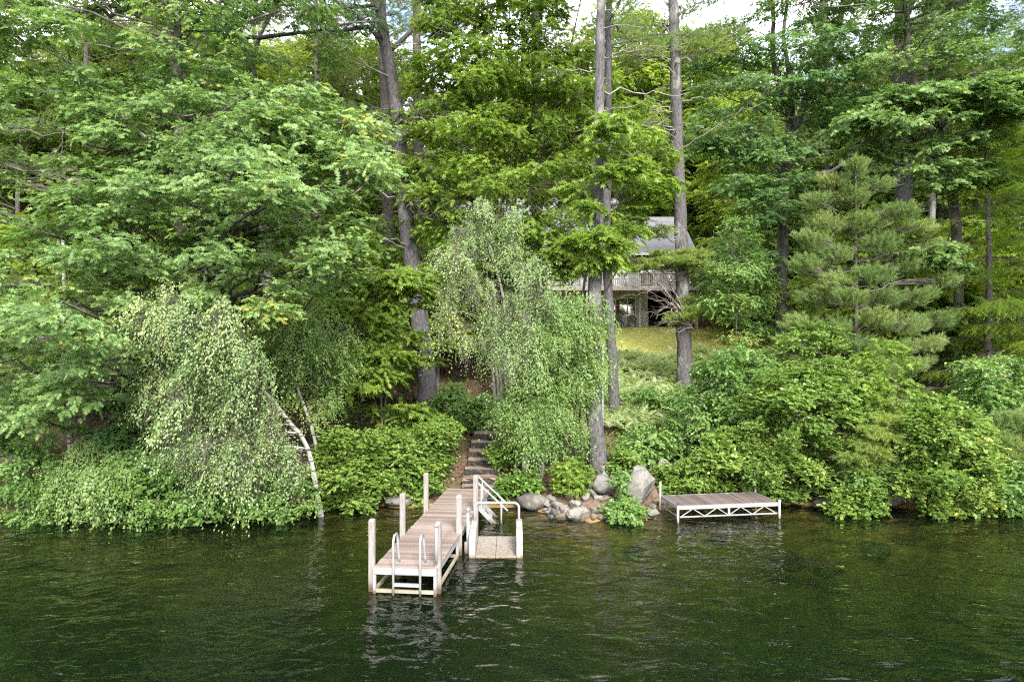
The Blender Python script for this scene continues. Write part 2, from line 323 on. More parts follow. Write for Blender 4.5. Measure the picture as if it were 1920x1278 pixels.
def ground_col(N, Lk, v):
    litter = nr(3.5, [(.3, (0.065, 0.045, 0.032)), (.5, (0.129, 0.085, 0.063)), (.72, (0.206, 0.145, 0.113))], detail=8, rough=.75)
    moss = nr(5, [(.3, (.03, .05, .014)), (.7, (.075, .10, .03))], detail=6)
    base = two(litter, moss, .5, .50, .66, detail=6)(N, Lk, v)
    lawn = nr(2.2, [(.3, (0.256, 0.275, 0.072)), (.55, (0.410, 0.390, 0.110)), (.75, (0.500, 0.415, 0.165))], detail=6)(N, Lk, v)
    s = N('ShaderNodeSeparateXYZ'); Lk(v, s.inputs[0])
    def win(sock, a, b, c, d):
        m1 = N('ShaderNodeMapRange'); m1.inputs[1].default_value = a; m1.inputs[2].default_value = b; Lk(sock, m1.inputs[0])
        m2 = N('ShaderNodeMapRange'); m2.inputs[1].default_value = c; m2.inputs[2].default_value = d; m2.inputs[3].default_value = 1; m2.inputs[4].default_value = 0; Lk(sock, m2.inputs[0])
        mm = N('ShaderNodeMath'); mm.operation = 'MULTIPLY'; Lk(m1.outputs[0], mm.inputs[0]); Lk(m2.outputs[0], mm.inputs[1]); return mm.outputs[0]
    nz = N('ShaderNodeMath'); nz.operation = 'MULTIPLY_ADD'; nz.inputs[1].default_value = 5; Lk(noise(N, Lk, v, .6), nz.inputs[0]); Lk(s.outputs['Y'], nz.inputs[2])
    a = win(nz.outputs[0], 39.0, 41.0, 50, 52); c = win(s.outputs['X'], -3, 1, 15, 19)
    f = N('ShaderNodeMath'); f.operation = 'MULTIPLY'; Lk(a, f.inputs[0]); Lk(c, f.inputs[1])
    m = N('ShaderNodeMixRGB'); Lk(f.outputs[0], m.inputs[0]); Lk(base, m.inputs[1]); Lk(lawn, m.inputs[2])
    bedc = nr(1.3, [(.3, (0.155, 0.104, 0.034)), (.55, (0.309, 0.212, 0.069)), (.75, (0.500, 0.362, 0.131))], detail=7, rough=.7)(N, Lk, v)
    zb = N('ShaderNodeMapRange'); zb.inputs[1].default_value = -.02; zb.inputs[2].default_value = .06; Lk(s.outputs['Z'], zb.inputs[0])
    m2 = N('ShaderNodeMixRGB'); Lk(zb.outputs[0], m2.inputs[0]); Lk(bedc, m2.inputs[1]); Lk(m.outputs[0], m2.inputs[2])
    return m2.outputs[0]
M['ground'] = surf_mat('forest_floor', ground_col, .95, lambda N, Lk, v: noise(N, Lk, v, 6, 8, .75), .1, .05)
o = obj('ground', raw_mesh('ground', V, T, M['ground'], True)); o['kind'] = 'structure'; o['label'] = 'sloping forest floor of brown leaf litter and moss with a small lawn'

m, N_, L_ = new_mat('lake_water')
tc = N_('ShaderNodeTexCoord'); v = tc.outputs['Object']
gl = N_('ShaderNodeBsdfGlossy'); gl.inputs['Roughness'].default_value = .02; gl.inputs['Color'].default_value = (1, 1, 1, 1)
tr = N_('ShaderNodeBsdfTransparent'); tr.inputs['Color'].default_value = (.90, .88, .74, 1)
df = N_('ShaderNodeBsdfDiffuse'); df.inputs['Color'].default_value = (.0068, .0165, .0085, 1)
mb = N_('ShaderNodeMixShader'); mb.inputs[0].default_value = .26
L_(tr.outputs[0], mb.inputs[1]); L_(df.outputs[0], mb.inputs[2])
fr = N_('ShaderNodeFresnel'); fr.inputs['IOR'].default_value = 1.333
ms = N_('ShaderNodeMixShader'); L_(fr.outputs[0], ms.inputs[0]); L_(mb.outputs[0], ms.inputs[1]); L_(gl.outputs[0], ms.inputs[2])
def wnoise(sc, det, mapscale, rot, dist):
    t = N_('ShaderNodeTexNoise'); t.inputs['Scale'].default_value = sc; t.inputs['Detail'].default_value = det; t.inputs['Distortion'].default_value = dist
    mm = N_('ShaderNodeMapping'); mm.inputs['Scale'].default_value = mapscale; mm.inputs['Rotation'].default_value = (0, 0, R(rot))
    L_(v, mm.inputs['Vector']); L_(mm.outputs[0], t.inputs['Vector']); return t.outputs['Fac']
n1 = wnoise(2.7, 2, (.75, 1.5, 1), -28, .9)
n2 = wnoise(1.15, 2, (1, 1.35, 1), 24, .6)
n3 = wnoise(.22, 2, (1, 1, 1), 0, .3)                      # calmer and choppier patches
pr_ = N_('ShaderNodeMapRange'); pr_.inputs[1].default_value = .35; pr_.inputs[2].default_value = .65; pr_.inputs[3].default_value = .15; pr_.inputs[4].default_value = 1.0; L_(n3, pr_.inputs[0])
ml = N_('ShaderNodeMath'); ml.operation = 'MULTIPLY'; L_(n1, ml.inputs[0]); L_(pr_.outputs[0], ml.inputs[1])
ad = N_('ShaderNodeMath'); ad.operation = 'MULTIPLY_ADD'; ad.inputs[1].default_value = 2.3; L_(n2, ad.inputs[0]); L_(ml.outputs[0], ad.inputs[2])
bp = N_('ShaderNodeBump'); bp.inputs['Strength'].default_value = 1; bp.inputs['Distance'].default_value = .044
L_(ad.outputs[0], bp.inputs['Height'])
for n_ in (gl, fr): L_(bp.outputs[0], n_.inputs['Normal'])
va = N_('ShaderNodeVolumeAbsorption'); va.inputs['Color'].default_value = (.48, .64, .36, 1); va.inputs['Density'].default_value = .95
o = N_('ShaderNodeOutputMaterial'); L_(ms.outputs[0], o.inputs['Surface']); L_(va.outputs[0], o.inputs['Volume'])
M['water'] = m
wv = [(-490, -490, 0), (490, -490, 0), (490, 40, 0), (-490, 40, 0), (-490, -490, -6), (490, -490, -6), (490, 40, -6), (-490, 40, -6)]
mw = MB().add(wv, [(0, 1, 2, 3), (4, 7, 6, 5), (0, 4, 5, 1), (1, 5, 6, 2), (2, 6, 7, 3), (3, 7, 4, 0)])
o = obj('water', mw.mesh('water', M['water'])); o['kind'] = 'structure'; o['label'] = 'dark green lake water with small ripples'

# ------------------------------------------------------------------ leaf templates (x along the leaf, y across, z up)
def tm(v, t): return np.array(v, float), np.array(t, int)
OAK = tm([(0, 0, 0), (.25, .05, 0), (.25, -.05, 0), (.60, .07, .0), (.60, -.07, .0), (.86, .05, -.02), (.86, -.05, -.02), (1.05, 0, -.08),
          (.40, .30, -.04), (.40, -.30, -.04), (.74, .37, -.06), (.74, -.37, -.06), (1.0, .22, -.09), (1.0, -.22, -.09)],
         [(0, 2, 1), (1, 2, 3), (2, 4, 3), (3, 4, 5), (4, 6, 5), (5, 6, 7), (1, 3, 8), (4, 2, 9), (3, 5, 10), (6, 4, 11), (5, 7, 12), (7, 6, 13)])
MAPLE = tm([(0, 0, 0), (.5, .15, .02), (.5, -.15, .02), (1, 0, -.10), (.70, .52, -.07), (.70, -.52, -.07), (.30, .17, 0), (.30, -.17, 0), (.06, .46, -.06), (.06, -.46, -.06)],
           [(0, 2, 1), (1, 2, 3), (0, 1, 4), (2, 0, 5), (0, 6, 8), (7, 0, 9)])
OVATE = tm([(0, 0, 0), (.25, .33, .06), (.72, .36, .05), (1, 0, -.04), (.72, -.36, .05), (.25, -.33, .06)], [(0, 3, 2), (0, 2, 1), (0, 4, 3), (0, 5, 4)])
BIRCH = tm([(0, 0, 0), (.36, .32, .07), (1, 0, -.05), (.36, -.32, .07)], [(0, 2, 1), (0, 3, 2)])
WIDE = tm([(0, 0, 0), (.45, .42, .08), (1, 0, -.1), (.45, -.42, .08)], [(0, 2, 1), (0, 3, 2)])
NEEDLE = tm([(0, .05, 0), (0, -.05, 0), (1, 0, 0)], [(0, 1, 2)])
FLATN = tm([(0, .10, 0), (0, -.10, 0), (1, 0, 0)], [(0, 1, 2)])
fr_v = [(0, 0, 0)]; fr_t = []
for k in range(7):
    x = .1+.13*k; wd = .26*math.sin(min(1, (k+1.6)/4)*math.pi/2)*(1-.85*max(0, (k-1))/6); z = .55*x-.75*x*x
    for sg in (1, -1):
        n0 = len(fr_v); fr_v += [(x-.05, 0, z), (x+.07, 0, z), (x+.09, sg*wd, z-.04)]
        fr_t.append((n0, n0+1, n0+2) if sg > 0 else (n0+1, n0, n0+2))
FROND = tm(fr_v, fr_t)

def unit(a): return a/(np.linalg.norm(a, axis=-1, keepdims=True)+1e-9)
def leaves_arrays(tmpl, pos, ax, up, size, tint):
    tv, tt = tmpl
    ax = unit(ax); sd = unit(np.cross(up, ax)); nz = np.cross(ax, sd)
    V = pos[:, None]+size[:, None, None]*(tv[None, :, 0:1]*ax[:, None]+tv[None, :, 1:2]*sd[:, None]+tv[None, :, 2:3]*nz[:, None])
    T = tt[None]+(np.arange(len(pos))*len(tv))[:, None, None]
    return V.reshape(-1, 3), T.reshape(-1, 3), np.repeat(np.clip(tint, 0, 1), len(tt))
def merge(parts):
    V = []; T = []; C = []; n = 0
    for v, t, c in parts: V.append(v); T.append(t+n); C.append(c); n += len(v)
    return np.vstack(V), np.vstack(T), np.concatenate(C)

# spray styles: tmpl, leaf size, leaves per spray, spray length, tip droop, sprays per clump, spread angle
ST = {
 'oak':   dict(t=OAK, s=.178, m=8, L=.33, droop=.65, ns=66, mat='oak', jit=.5, lift=.10, face=.7, rnd=.45),
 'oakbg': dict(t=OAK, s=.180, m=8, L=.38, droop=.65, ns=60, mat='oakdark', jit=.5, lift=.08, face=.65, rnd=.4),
 'maple': dict(t=MAPLE, s=.158, m=9, L=.36, droop=.75, ns=76, mat='maple', jit=.55, lift=.05, face=.75, rnd=.55),
 'birch': dict(t=BIRCH, s=.058, m=20, L=.52, droop=1.1, ns=66, mat='birch', jit=.5, lift=-.65, hang=1, rnd=.55, vary=.6),
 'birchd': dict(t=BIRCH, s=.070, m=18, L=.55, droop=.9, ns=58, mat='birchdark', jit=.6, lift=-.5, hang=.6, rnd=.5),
 'alder': dict(t=OVATE, s=.086, m=8, L=.22, droop=.35, ns=112, mat='alder', jit=.65, lift=.25, face=.6, rnd=.9),
 'leafy': dict(t=OVATE, s=.082, m=9, L=.30, droop=.6, ns=80, mat='leafy', jit=.65, lift=.0, face=.6, rnd=.8),
 'sprig': dict(t=MAPLE, s=.12, m=7, L=.2, droop=.6, ns=80, mat='maple', jit=.5, lift=.2, face=.6, rnd=.9),
 'pine':  dict(t=NEEDLE, s=.125, m=46, L=.28, droop=0, ns=100, mat='pine', needle=1, lift=.75, jit=.3),
 'pineold': dict(t=NEEDLE, s=.13, m=40, L=.26, droop=0, ns=80, mat='pineold', needle=1, lift=.15, jit=.3),
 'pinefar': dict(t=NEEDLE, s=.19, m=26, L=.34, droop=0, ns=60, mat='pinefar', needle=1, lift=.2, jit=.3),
 'hemlock': dict(t=FLATN, s=.085, m=44, L=.55, droop=.55, ns=66, mat='hemlock', flat=1, jit=.12, lift=-.25),
 'far':   dict(t=WIDE, s=.21, m=8, L=.5, droop=.8, ns=44, mat='far', jit=.45, lift=.0, face=.6, rnd=.3),
 'fardark': dict(t=WIDE, s=.22, m=8, L=.5, droop=.8, ns=44, mat='fardark', jit=.45, lift=.0, face=.6, rnd=.3),
}
def crown_arrays(clumps, st, axis_xy):
    """leaf geometry of all the clumps of one tree; returns arrays and the spray bases per clump"""
    parts = []; bases = []
    for c, r, dens, *_k in clumps:
        if _k: r = r*_k[0]
        n = max(3, int(st['ns']*dens)); m_ = st['m']
        u = unit(rng.normal(size=(n, 3)))*(rng.random((n, 1))**.45)
        pos = c+u*r
        if st.get('hang'): pos[:, 2] += .40*st['hang']*st['L']
        outw = c[:2]-axis_xy; outw = outw/(np.linalg.norm(outw)+1e-6)
        d = np.zeros((n, 3)); d[:, :2] = u[:, :2]*.9+outw*.55+rng.normal(size=(n, 2))*.35
        d += rng.normal(size=(n, 3))*[1, 1, .6]*st.get('rnd', 0); d = unit(d); d[:, 2] += st['lift']+rng.normal(size=n)*.18; d = unit(d)
        bases.append(pos)
        L = st['L']*rng.uniform(.65-st.get('vary', 0)*.5, 1.25+st.get('vary', 0)*.7, n)
        t = (np.arange(m_)+.4)/m_
        t = np.broadcast_to(t, (n, m_)) + rng.normal(size=(n, m_))*.04
        side = unit(np.cross(d, np.array([0, 0, 1.])))
        sg = np.where(np.arange(m_) % 2 == 0, 1., -1.)[None, :]
        p = pos[:, None]+d[:, None]*(L[:, None]*t)[..., None]
        if st.get('needle'):
            up2 = np.cross(side, d); ph = rng.random((n, m_))*6.283; sp = rng.uniform(.35, 1.05, (n, m_))
            axv = d[:, None]*np.cos(sp)[..., None]+np.sin(sp)[..., None]*(np.cos(ph)[..., None]*side[:, None]+np.sin(ph)[..., None]*up2[:, None])
            upv = rng.normal(size=(n, m_, 3))
        else:
            p[..., 2] -= st['droop']*(L[:, None]*t*t)*.5
            if st.get('flat'):
                ang = np.full((n, m_), 1.05)*sg*(1-.55*t)
            else:
                ang = sg*(1.15-.95*t)+rng.normal(size=(n, m_))*.25
            axv = d[:, None]*np.cos(ang)[..., None]+side[:, None]*np.sin(ang)[..., None]
            axv[..., 2] -= st['droop']*(.25+.6*rng.random((n, m_)))*(1 if not st.get('flat') else t*1.2)
            if st.get('flat'):
                wd = (.32*L[:, None]*(1-t)*rng.random((n, m_)))
                p += (side[:, None]*(sg*wd)[..., None])
                p[..., 2] -= .25*wd
            upv = np.array([0, 0, 1.])+d[:, None]*[1, 1, 0]*st.get('face', 0)+rng.normal(size=(n, m_, 3))*st['jit']
            if st.get('hang'):
                upv = upv*.5+d[:, None]*[1, 1, 0]*1.2+rng.normal(size=(n, m_, 3))*.5
                p += rng.normal(size=p.shape)*(.05 if st['L'] > .8 else .035)
        ct = rng.normal()*.10; stn = rng.normal(size=(n, 1))*.12
        tint = .45+ct+stn+rng.normal(size=(n, m_))*.13+(rng.random((n, m_)) < .012)*.6
        sz = st['s']*rng.uniform(.65, 1.2, (n, m_))
        parts.append(leaves_arrays(st['t'], p.reshape(-1, 3), axv.reshape(-1, 3), upv.reshape(-1, 3), sz.ravel(), tint.ravel()))
    return merge(parts), bases

def in_poly(poly, x, y):
    poly = np.array(poly, float); c = np.zeros(len(x), bool); n = len(poly)
    for i in range(n):
        x1, y1 = poly[i]; x2, y2 = poly[(i+1) % n]
        hit = ((y1 > y) != (y2 > y)) & (x < (x2-x1)*(y-y1)/(y2-y1+1e-9)+x1); c ^= hit
    return c
def edge_dist(poly, x, y):
    poly = np.array(poly, float); best = np.full(len(x), 1e9); n = len(poly)
    for i in range(n):
        a = poly[i]; b = poly[(i+1) % n]; ab = b-a
        t = np.clip(((x-a[0])*ab[0]+(y-a[1])*ab[1])/(ab@ab), 0, 1)
        best = np.minimum(best, np.hypot(x-a[0]-t*ab[0], y-a[1]-t*ab[1]))
    return best
def fill(poly, n, d, dth, rw, rh, dens=1., d2=None):
    """clumps spread through the crown volume whose outline at distance d is poly; d2: depth at the bottom of the outline"""
    pl = np.array(poly, float); lo = pl.min(0); hi = pl.max(0); pts = []
    while len(pts) < n:
        q = rng.uniform(lo, hi, (24, 2)); ok = in_poly(poly, q[:, 0], q[:, 1]); q = q[ok]
        if not len(q): continue
        if pts:
            dd = np.min(np.linalg.norm(q[:, None]-np.array(pts)[None, -60:], axis=2), axis=1); pts.append(q[dd.argmax()])
        else: pts.append(q[0])
    pts = np.array(pts); e = edge_dist(poly, pts[:, 0], pts[:, 1]); e = np.sqrt(np.clip(e/max(e.max(), 1), .08, 1))
    out = []
    for (x, y), ee in zip(pts, e):
        dc = d if d2 is None else d+(d2-d)*(y-lo[1])/(hi[1]-lo[1])
        dep = dc-dth*ee*rng.uniform(-.9, 1)
        k = rng.uniform(.66, 1.32)
        out.append((P(x, y, dep), np.array([rw, rw, rh]), dens, k))
    return out

def wobble(pts, amt):
    pts = np.array(pts, float); n = len(pts)
    j = rng.normal(size=pts.shape)*amt; j[0] = 0; j[-1] *= .3
    return pts+j
def limb_curve(a, c, rise=.12, n=7, wob=.03):
    L = np.linalg.norm(c-a); m = (a+c)/2+np.array([0, 0, rise*L])
    t = np.linspace(0, 1, n)[:, None]
    return wobble((1-t)**2*a+2*t*(1-t)*m+t*t*c, wob*L)
CLUSTERS = {}
def cluster(style, r, dens):
    """one of a few leaf cluster meshes of this kind and size (outward is +x), shared by many boughs"""
    key = (style, round(float(r[0])*10), round(float(r[2])*20), round(dens*4))
    lst = CLUSTERS.setdefault(key, [])
    if len(lst) < 6:
        st = ST[style]
        (v, t, c), bs = crown_arrays([(np.zeros(3), np.array([key[1]/10, key[1]/10, key[2]/20]), max(.25, key[3]/4))], st, np.array([-8., 0]))
        lst.append((raw_mesh('leaf_cluster', v, t, G[st['mat']], False, c), bs[0])); return lst[-1], key
    return lst[int(rng.integers(6))], key
def add_clusters(root, base, clumps, style, joined=False):
    """hangs the leaf clusters on a tree; returns the spray bases per clump"""
    if joined:
        arr, bases = crown_arrays(clumps, ST[style], base[:2])
        o = obj('crown', raw_mesh('crown', arr[0]-base, arr[1], G[ST[style]['mat']], False, arr[2]), root); o['kind'] = 'stuff'; return bases
    bases = []
    for c, r, dens, *k in clumps:
        (me, bs), key = cluster(style, r, dens)
        k = (k[0] if k else 1)*float(r[0])/(key[1]/10)
        ow = c[:2]-base[:2]; az = math.atan2(ow[1], ow[0]) if np.linalg.norm(ow) > .3 else rng.uniform(-2.4, -.7)
        az += rng.normal()*.45; q = obj('leaf_cluster', me, root, tuple(c-base), (rng.normal()*.10, rng.normal()*.10, az)); q.scale = (k, k, k*rng.uniform(.9, 1.15)); q['kind'] = 'stuff'
        ca, sa = math.cos(az), math.sin(az); bases.append(c+k*np.stack([bs[:, 0]*ca-bs[:, 1]*sa, bs[:, 0]*sa+bs[:, 1]*ca, bs[:, 2]], -1))
    return bases
class Tubes:
    def __init__(s): s.V = []; s.T = []; s.n = 0
    def add(s, pts, rad, k):
        v, q = tube(pts, np.asarray(rad, float), k); s.V.append(v); s.T.append(q+s.n); s.n += len(v)
    def mesh(s, name, mat, off): return raw_mesh(name, np.vstack(s.V)-off, np.vstack(s.T), mat, True)
def trunk_mesh(name, pts, r0, r1, mat, off, flare=1.5, k=12, step=.45):
    p = smooth_path(pts, step); n = len(p)
    h = np.concatenate([[0], np.cumsum(np.linalg.norm(np.diff(p, axis=0), axis=1))]); t = h/h[-1]
    r = r0+(r1-r0)*t; r = r*(1+(flare-1)*np.exp(-h/.45)); r *= 1+rng.normal(size=n)*.025
    p[1:-1, :2] += rng.normal(size=(n-2, 2))*r[1:-1, None]*.05
    v, q = tube(p, r, k)
    v = v.reshape(n, k, 3); cen = p[:, None]
    lob = 1+.05*rng.normal(size=(n, k)) + .16*np.exp(-h/.4)[:, None]*np.sin(np.arange(k)*2*math.pi*4/k+1)[None]
    v = cen+(v-cen)*lob[..., None]
    return raw_mesh(name, v.reshape(-1, 3)-off, q, mat, True), p, r

def make_tree(name, label, cat, stems, clumps, style, bark_m, group=None, rise=.35, limbs=True, extra=(), dead=(), twigs=.5, limb_r=1., flare=1.5, sides=12, joined=False):
    """stems: list of (points, r0, r1); clumps: leafy volumes; extra: explicit limbs (points, r0, r1, material)"""
    st = ST[style]; base = np.array(stems[0][0][0], float)
    root = thing(name, label, cat, tuple(base), group)
    paths = []
    for pts, r0, r1 in stems:
        me, p, r = trunk_mesh('trunk', pts, r0, r1, B[bark_m], base, flare, sides)
        obj('trunk', me, root); paths.append((p, r))
    tw = Tubes()
    for pts, r0, r1, mt in list(extra):
        p = wobble(smooth_path(pts, .4), .02); rr = np.linspace(r0, r1, len(p))
        tb = Tubes(); tb.add(p, rr, 7); obj('limb', tb.mesh('limb', B[mt], base), root); paths.append((p, rr))
    for p in dead:                                  # bare dead branches with a few forks
        tb = Tubes(); rr = np.linspace(p[1], p[1]*.25, len(p[0])); tb.add(p[0], rr, 5); obj('branch', tb.mesh('branch', B['dead'], base), root)
        for _ in range(p[2]):
            i = rng.integers(len(p[0])//3, len(p[0])-1); q = p[0][i]; dr = p[0][-1]-p[0][0]; L = np.linalg.norm(dr)
            e = q+dr/L*L*rng.uniform(.15, .4)+rng.normal(size=3)*L*.14
            tw.add(limb_curve(q, e, .05, 5, .05), np.linspace(rr[i]*.55, rr[i]*.12+.002, 5), 3)
    bases = add_clusters(root, base, clumps, style, joined) if clumps else []
    for (c, *_), bs in zip(clumps, bases):
        best = None                                 # the nearest stem point that lies lower than the clump
        for p, rr in paths:
            hd = np.linalg.norm(p[:, :2]-c[:2], axis=1)
            cost = np.abs(p[:, 2]-(c[2]-rise*hd))+.25*hd
            i = int(cost.argmin())
            if best is None or cost[i] < best[0]: best = (cost[i], p[i], rr[i])
        a = best[1]; L = np.linalg.norm(c-a)
        r0 = min(best[2]*.6, (.010+.009*L)*limb_r); cv = limb_curve(a, c, rng.uniform(-.02, .16), 8, .03)
        tb = Tubes(); tb.add(cv, np.linspace(r0, max(.006, r0*.3), 8), 5)
        if L > .8 and name not in LOWTREES: obj('limb', tb.mesh('limb', B[bark_m if bark_m != 'birch' or r0 > .03 else 'twig'], base), root)
        else: tw.add(cv, np.linspace(r0, max(.006, r0*.3), 8), 4)
        if style == 'birch':
            for b_ in bs[rng.random(len(bs)) < .45]: tw.add(b_+np.array([[0, 0, 0], [rng.normal()*.06, rng.normal()*.06, -.3], [rng.normal()*.12, rng.normal()*.12, -.65]]), [.006, .005, .003], 3)
        for b_ in bs[rng.random(len(bs)) < twigs*.5]:
            i = rng.integers(3, 8); tw.add(np.array([cv[i], (cv[i]+b_)/2+[0, 0, .05]+rng.normal(size=3)*.03, b_]), [.008, .006, .003], 3)
    if tw.V: o = obj('twig', tw.mesh('twig', B['twig'], base), root); o['kind'] = 'stuff'
    return root
LOWTREES = set()

def pine_limbs(path_pts, z0, z1, n, Lr, d_r=.028, droop=.0, forks=4, az=None):
    """bare branches along a pine trunk between heights z0 and z1"""
    p = smooth_path(path_pts, .3); out = []
    for k in range(n):
        z = z0+(z1-z0)*(k+rng.random())/n; q = p[np.abs(p[:, 2]-z).argmin()]
        a = rng.uniform(0, 6.283) if az is None else rng.uniform(*az)
        L = rng.uniform(*Lr); e = q+np.array([math.cos(a)*L, math.sin(a)*L, L*rng.uniform(-.25, .35)+droop*L])
        out.append((limb_curve(q, e, rng.uniform(-.12, .12), 9, .03), d_r*rng.uniform(.6, 1.3), forks))
    return out
def whorls(path_pts, z0, z1, n, L0, L1, rw, rh, dens=1., az=None, rise=.1):
    """leafy clumps at the branch ends round a trunk, from z0 (length L0) to z1 (length L1)"""
    p = smooth_path(path_pts, .3); out = []
    for k in range(n):
        t = (k+rng.random()*.9)/n; z = z0+(z1-z0)*t; L = (L0+(L1-L0)*t)*rng.uniform(.65, 1.1)
        a = k*2.4+rng.normal()*.4 if az is None else rng.uniform(*az)
        q = p[np.abs(p[:, 2]-z).argmin()]
        for f in ((1,) if L < 1.6 else (.55, 1)):
            c = q+np.array([math.cos(a)*L*f, math.sin(a)*L*f, rise*L*f]); out.append((c, np.array([rw, rw, rh]), dens, rng.uniform(.8, 1.2)))
    return out
def grounded(px, py, d): x = (px-960)*d/F; return np.array([x, d, gz(x, d)-.12])
def stem(base, pts): return [base]+[P(*q) for q in pts]

# ------------------------------------------------------------------ the cabin
HB = np.array([2.0, 47.0, 6.05])
house = thing('lake_house', 'grey shingled lake house with a railed deck half hidden behind the pines', 'house', tuple(HB))
def hp(name, mb, mat, parent=None, **k): return obj(name, mb.mesh(name, mat, **k), parent or house)
zu1_ = 5.2
x0, x1, xw = -8.2, 6.3, 10.3                    # main body, then the lower right wing (local x)
def lapped(xa, xb, z0, z1, y, step=.125, holes=()):
    mb = MB(); z = z0
    while z < z1-.01:
        zt = min(z+step, z1); cuts = [(xa, xb)]
        for (ha, hb, hz0, hz1) in holes:
            if zt > hz0+.01 and z < hz1-.01:
                new = []
                for a, b in cuts:
                    if hb <= a or ha >= b: new.append((a, b)); continue
                    if ha > a: new.append((a, ha))
                    if hb < b: new.append((hb, b))
                cuts = new
        for a, b in cuts:
            mb.add([(a, y-.022, z), (b, y-.022, z), (b, y-.004, zt), (a, y-.004, zt), (a, y+.1, z), (b, y+.1, z), (b, y+.1, zt), (a, y+.1, zt)],
                   [(0, 1, 2, 3), (0, 4, 5, 1), (3, 2, 6, 7), (0, 3, 7, 4), (1, 5, 6, 2)])
        z = zt
    return mb
# lower wall with the big window, a small window to its left, the grey panelled bay on the right
win_lo = (4.93, 6.62, .72, 2.06); win_sm = (1.75, 2.45, .75, 1.75)
o = hp('lower_wall', lapped(x0, 6.82, -.3, 2.63, .6, holes=(win_lo, win_sm)), M['siding']); o['kind'] = 'stuff'
hp('corner_post', MB().box((6.82, .50, -.3), (6.97, .75, 2.55)), M['trim'])
o = hp('bay_wall', lapped(6.97, 7.45, 1.22, 2.55, .5), M['siding']); o['kind'] = 'stuff'
hp('bay_panel', MB().box((6.97, .42, -.3), (7.47, .62, 1.22)), M['paneltan'])
hp('inner_wall', MB().box((7.45, 4.2, -.3), (xw-.06, 4.4, 2.70)).box((7.40, .72, -.3), (7.44, 4.19, 2.70)), M['dark'])  # recess walls painted near black for the shade under the deck
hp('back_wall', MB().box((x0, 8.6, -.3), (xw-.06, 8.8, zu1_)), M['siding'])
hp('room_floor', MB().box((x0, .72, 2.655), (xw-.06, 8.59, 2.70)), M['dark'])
for k in range(14):
    s = rng.uniform(.25, .45); mb = MB()
    th = np.arange(7)*6.283/7; rad = s*rng.uniform(.75, 1.1, 7)
    xx = 7.8+k % 7*.38; zz = -.05+(k//7)*.42
    ring = [(xx+rad[i]*math.cos(th[i]), 3.6, zz+rad[i]*.7*math.sin(th[i])) for i in range(7)]
    rg2 = [(xx+rad[i]*.7*math.cos(th[i]), 3.42, zz+rad[i]*.5*math.sin(th[i])) for i in range(7)]
    mb.add(ring+rg2, [tuple(range(7, 14))[::-1]]+[(i, (i+1) % 7, 7+(i+1) % 7, 7+i) for i in range(7)])
    hp('foundation_stone', mb, M['darkrock'])
def window(x0, x1, z0, z1, y, mull=(), curtain=None):
    f = .065; mb = MB()
    mb.box((x0, y-.05, z0), (x0+f, y+.05, z1)).box((x1-f, y-.05, z0), (x1, y+.05, z1))
    mb.box((x0+f, y-.05, z0), (x1-f, y+.05, z0+f)).box((x0+f, y-.05, z1-f), (x1-f, y+.05, z1))
    for m_ in mull: mb.box((m_-f/2, y-.045, z0+f), (m_+f/2, y+.045, z1-f))
    fr = hp('window', mb, M['trim'])
    xs = [x0+f]+list(mull)+[x1-f]
    for a, b in zip(xs, xs[1:]):
        ga = a+(f/2 if a != xs[0] else 0); gb = b-(f/2 if b != xs[-1] else 0)
        obj('pane', MB().box((ga, y-.012, z0+f), (gb, y+.012, z1-f)).mesh('pane', M['glass']), fr)
    if curtain:
        mb = MB()
        n = 10
        for i in range(n):
            a = curtain[0]+(curtain[1]-curtain[0])*i/n; b = curtain[0]+(curtain[1]-curtain[0])*(i+1)/n
            mb.box((a, y-.035-.02*(i % 2), z0+f+.02), (b, y-.017, z1-f-.02))
        obj('curtain', mb.mesh('curtain', M['curtain']), fr)
window(4.93, 6.62, .72, 2.06, .6, (5.22, 6.05), (5.26, 5.5))
window(1.75, 2.45, .75, 1.75, .6)
# deck slab, rim board, railing
zd = 2.62; dx0, dx1, yd0 = 0.1, 10.55, -1.55
hp('deck_floor', MB().box((dx0, yd0, zd+.02), (dx1, .58, zd+.09)), M['deckgrey'])
hp('rim_board', MB().box((dx0, yd0-.05, zd-.20), (dx1, yd0, zd+.10)), M['deckgrey'])
for k in range(22): 
    x = dx0+.2+k*.48; hp('joist', MB().box((x, yd0+.01, zd-.18), (x+.05, .55, zd+.015)), M['deckgrey'])
hp('top_rail', MB().box((dx0, yd0-.06, zd+.92), (dx1, yd0+.06, zd+.97)), M['deckgrey'])
hp('bottom_rail', MB().box((dx0, yd0-.02, zd+.18), (dx1, yd0+.02, zd+.23)), M['deckgrey'])
M['railing'] = surf_mat('pale_railing', nr(5, [(.3, (.44, .41, .39)), (.7, (.56, .53, .51))], detail=5), .8)
bal = MB().box((-.024, -.02, 0), (.024, .02, .69)).mesh('baluster', M['railing'])
for k in range(int((dx1-dx0)/.125)): obj('baluster', bal, house, (dx0+.06+k*.125, yd0, zd+.23))
rp_ = MB().box((-.05, -.05, 0), (.05, .05, 1.05)).mesh('rail_post', M['deckgrey'])
for k in range(7): obj('rail_post', rp_, house, (dx0+.05+k*(dx1-dx0-.1)/6, yd0+.07, zd+.09))
for x in (9.9, 10.35, 3.0, .3): hp('deck_post', MB().box((x-.06, yd0+.1, -.6), (x+.06, yd0+.22, zd-.2)), M['deckgrey'])
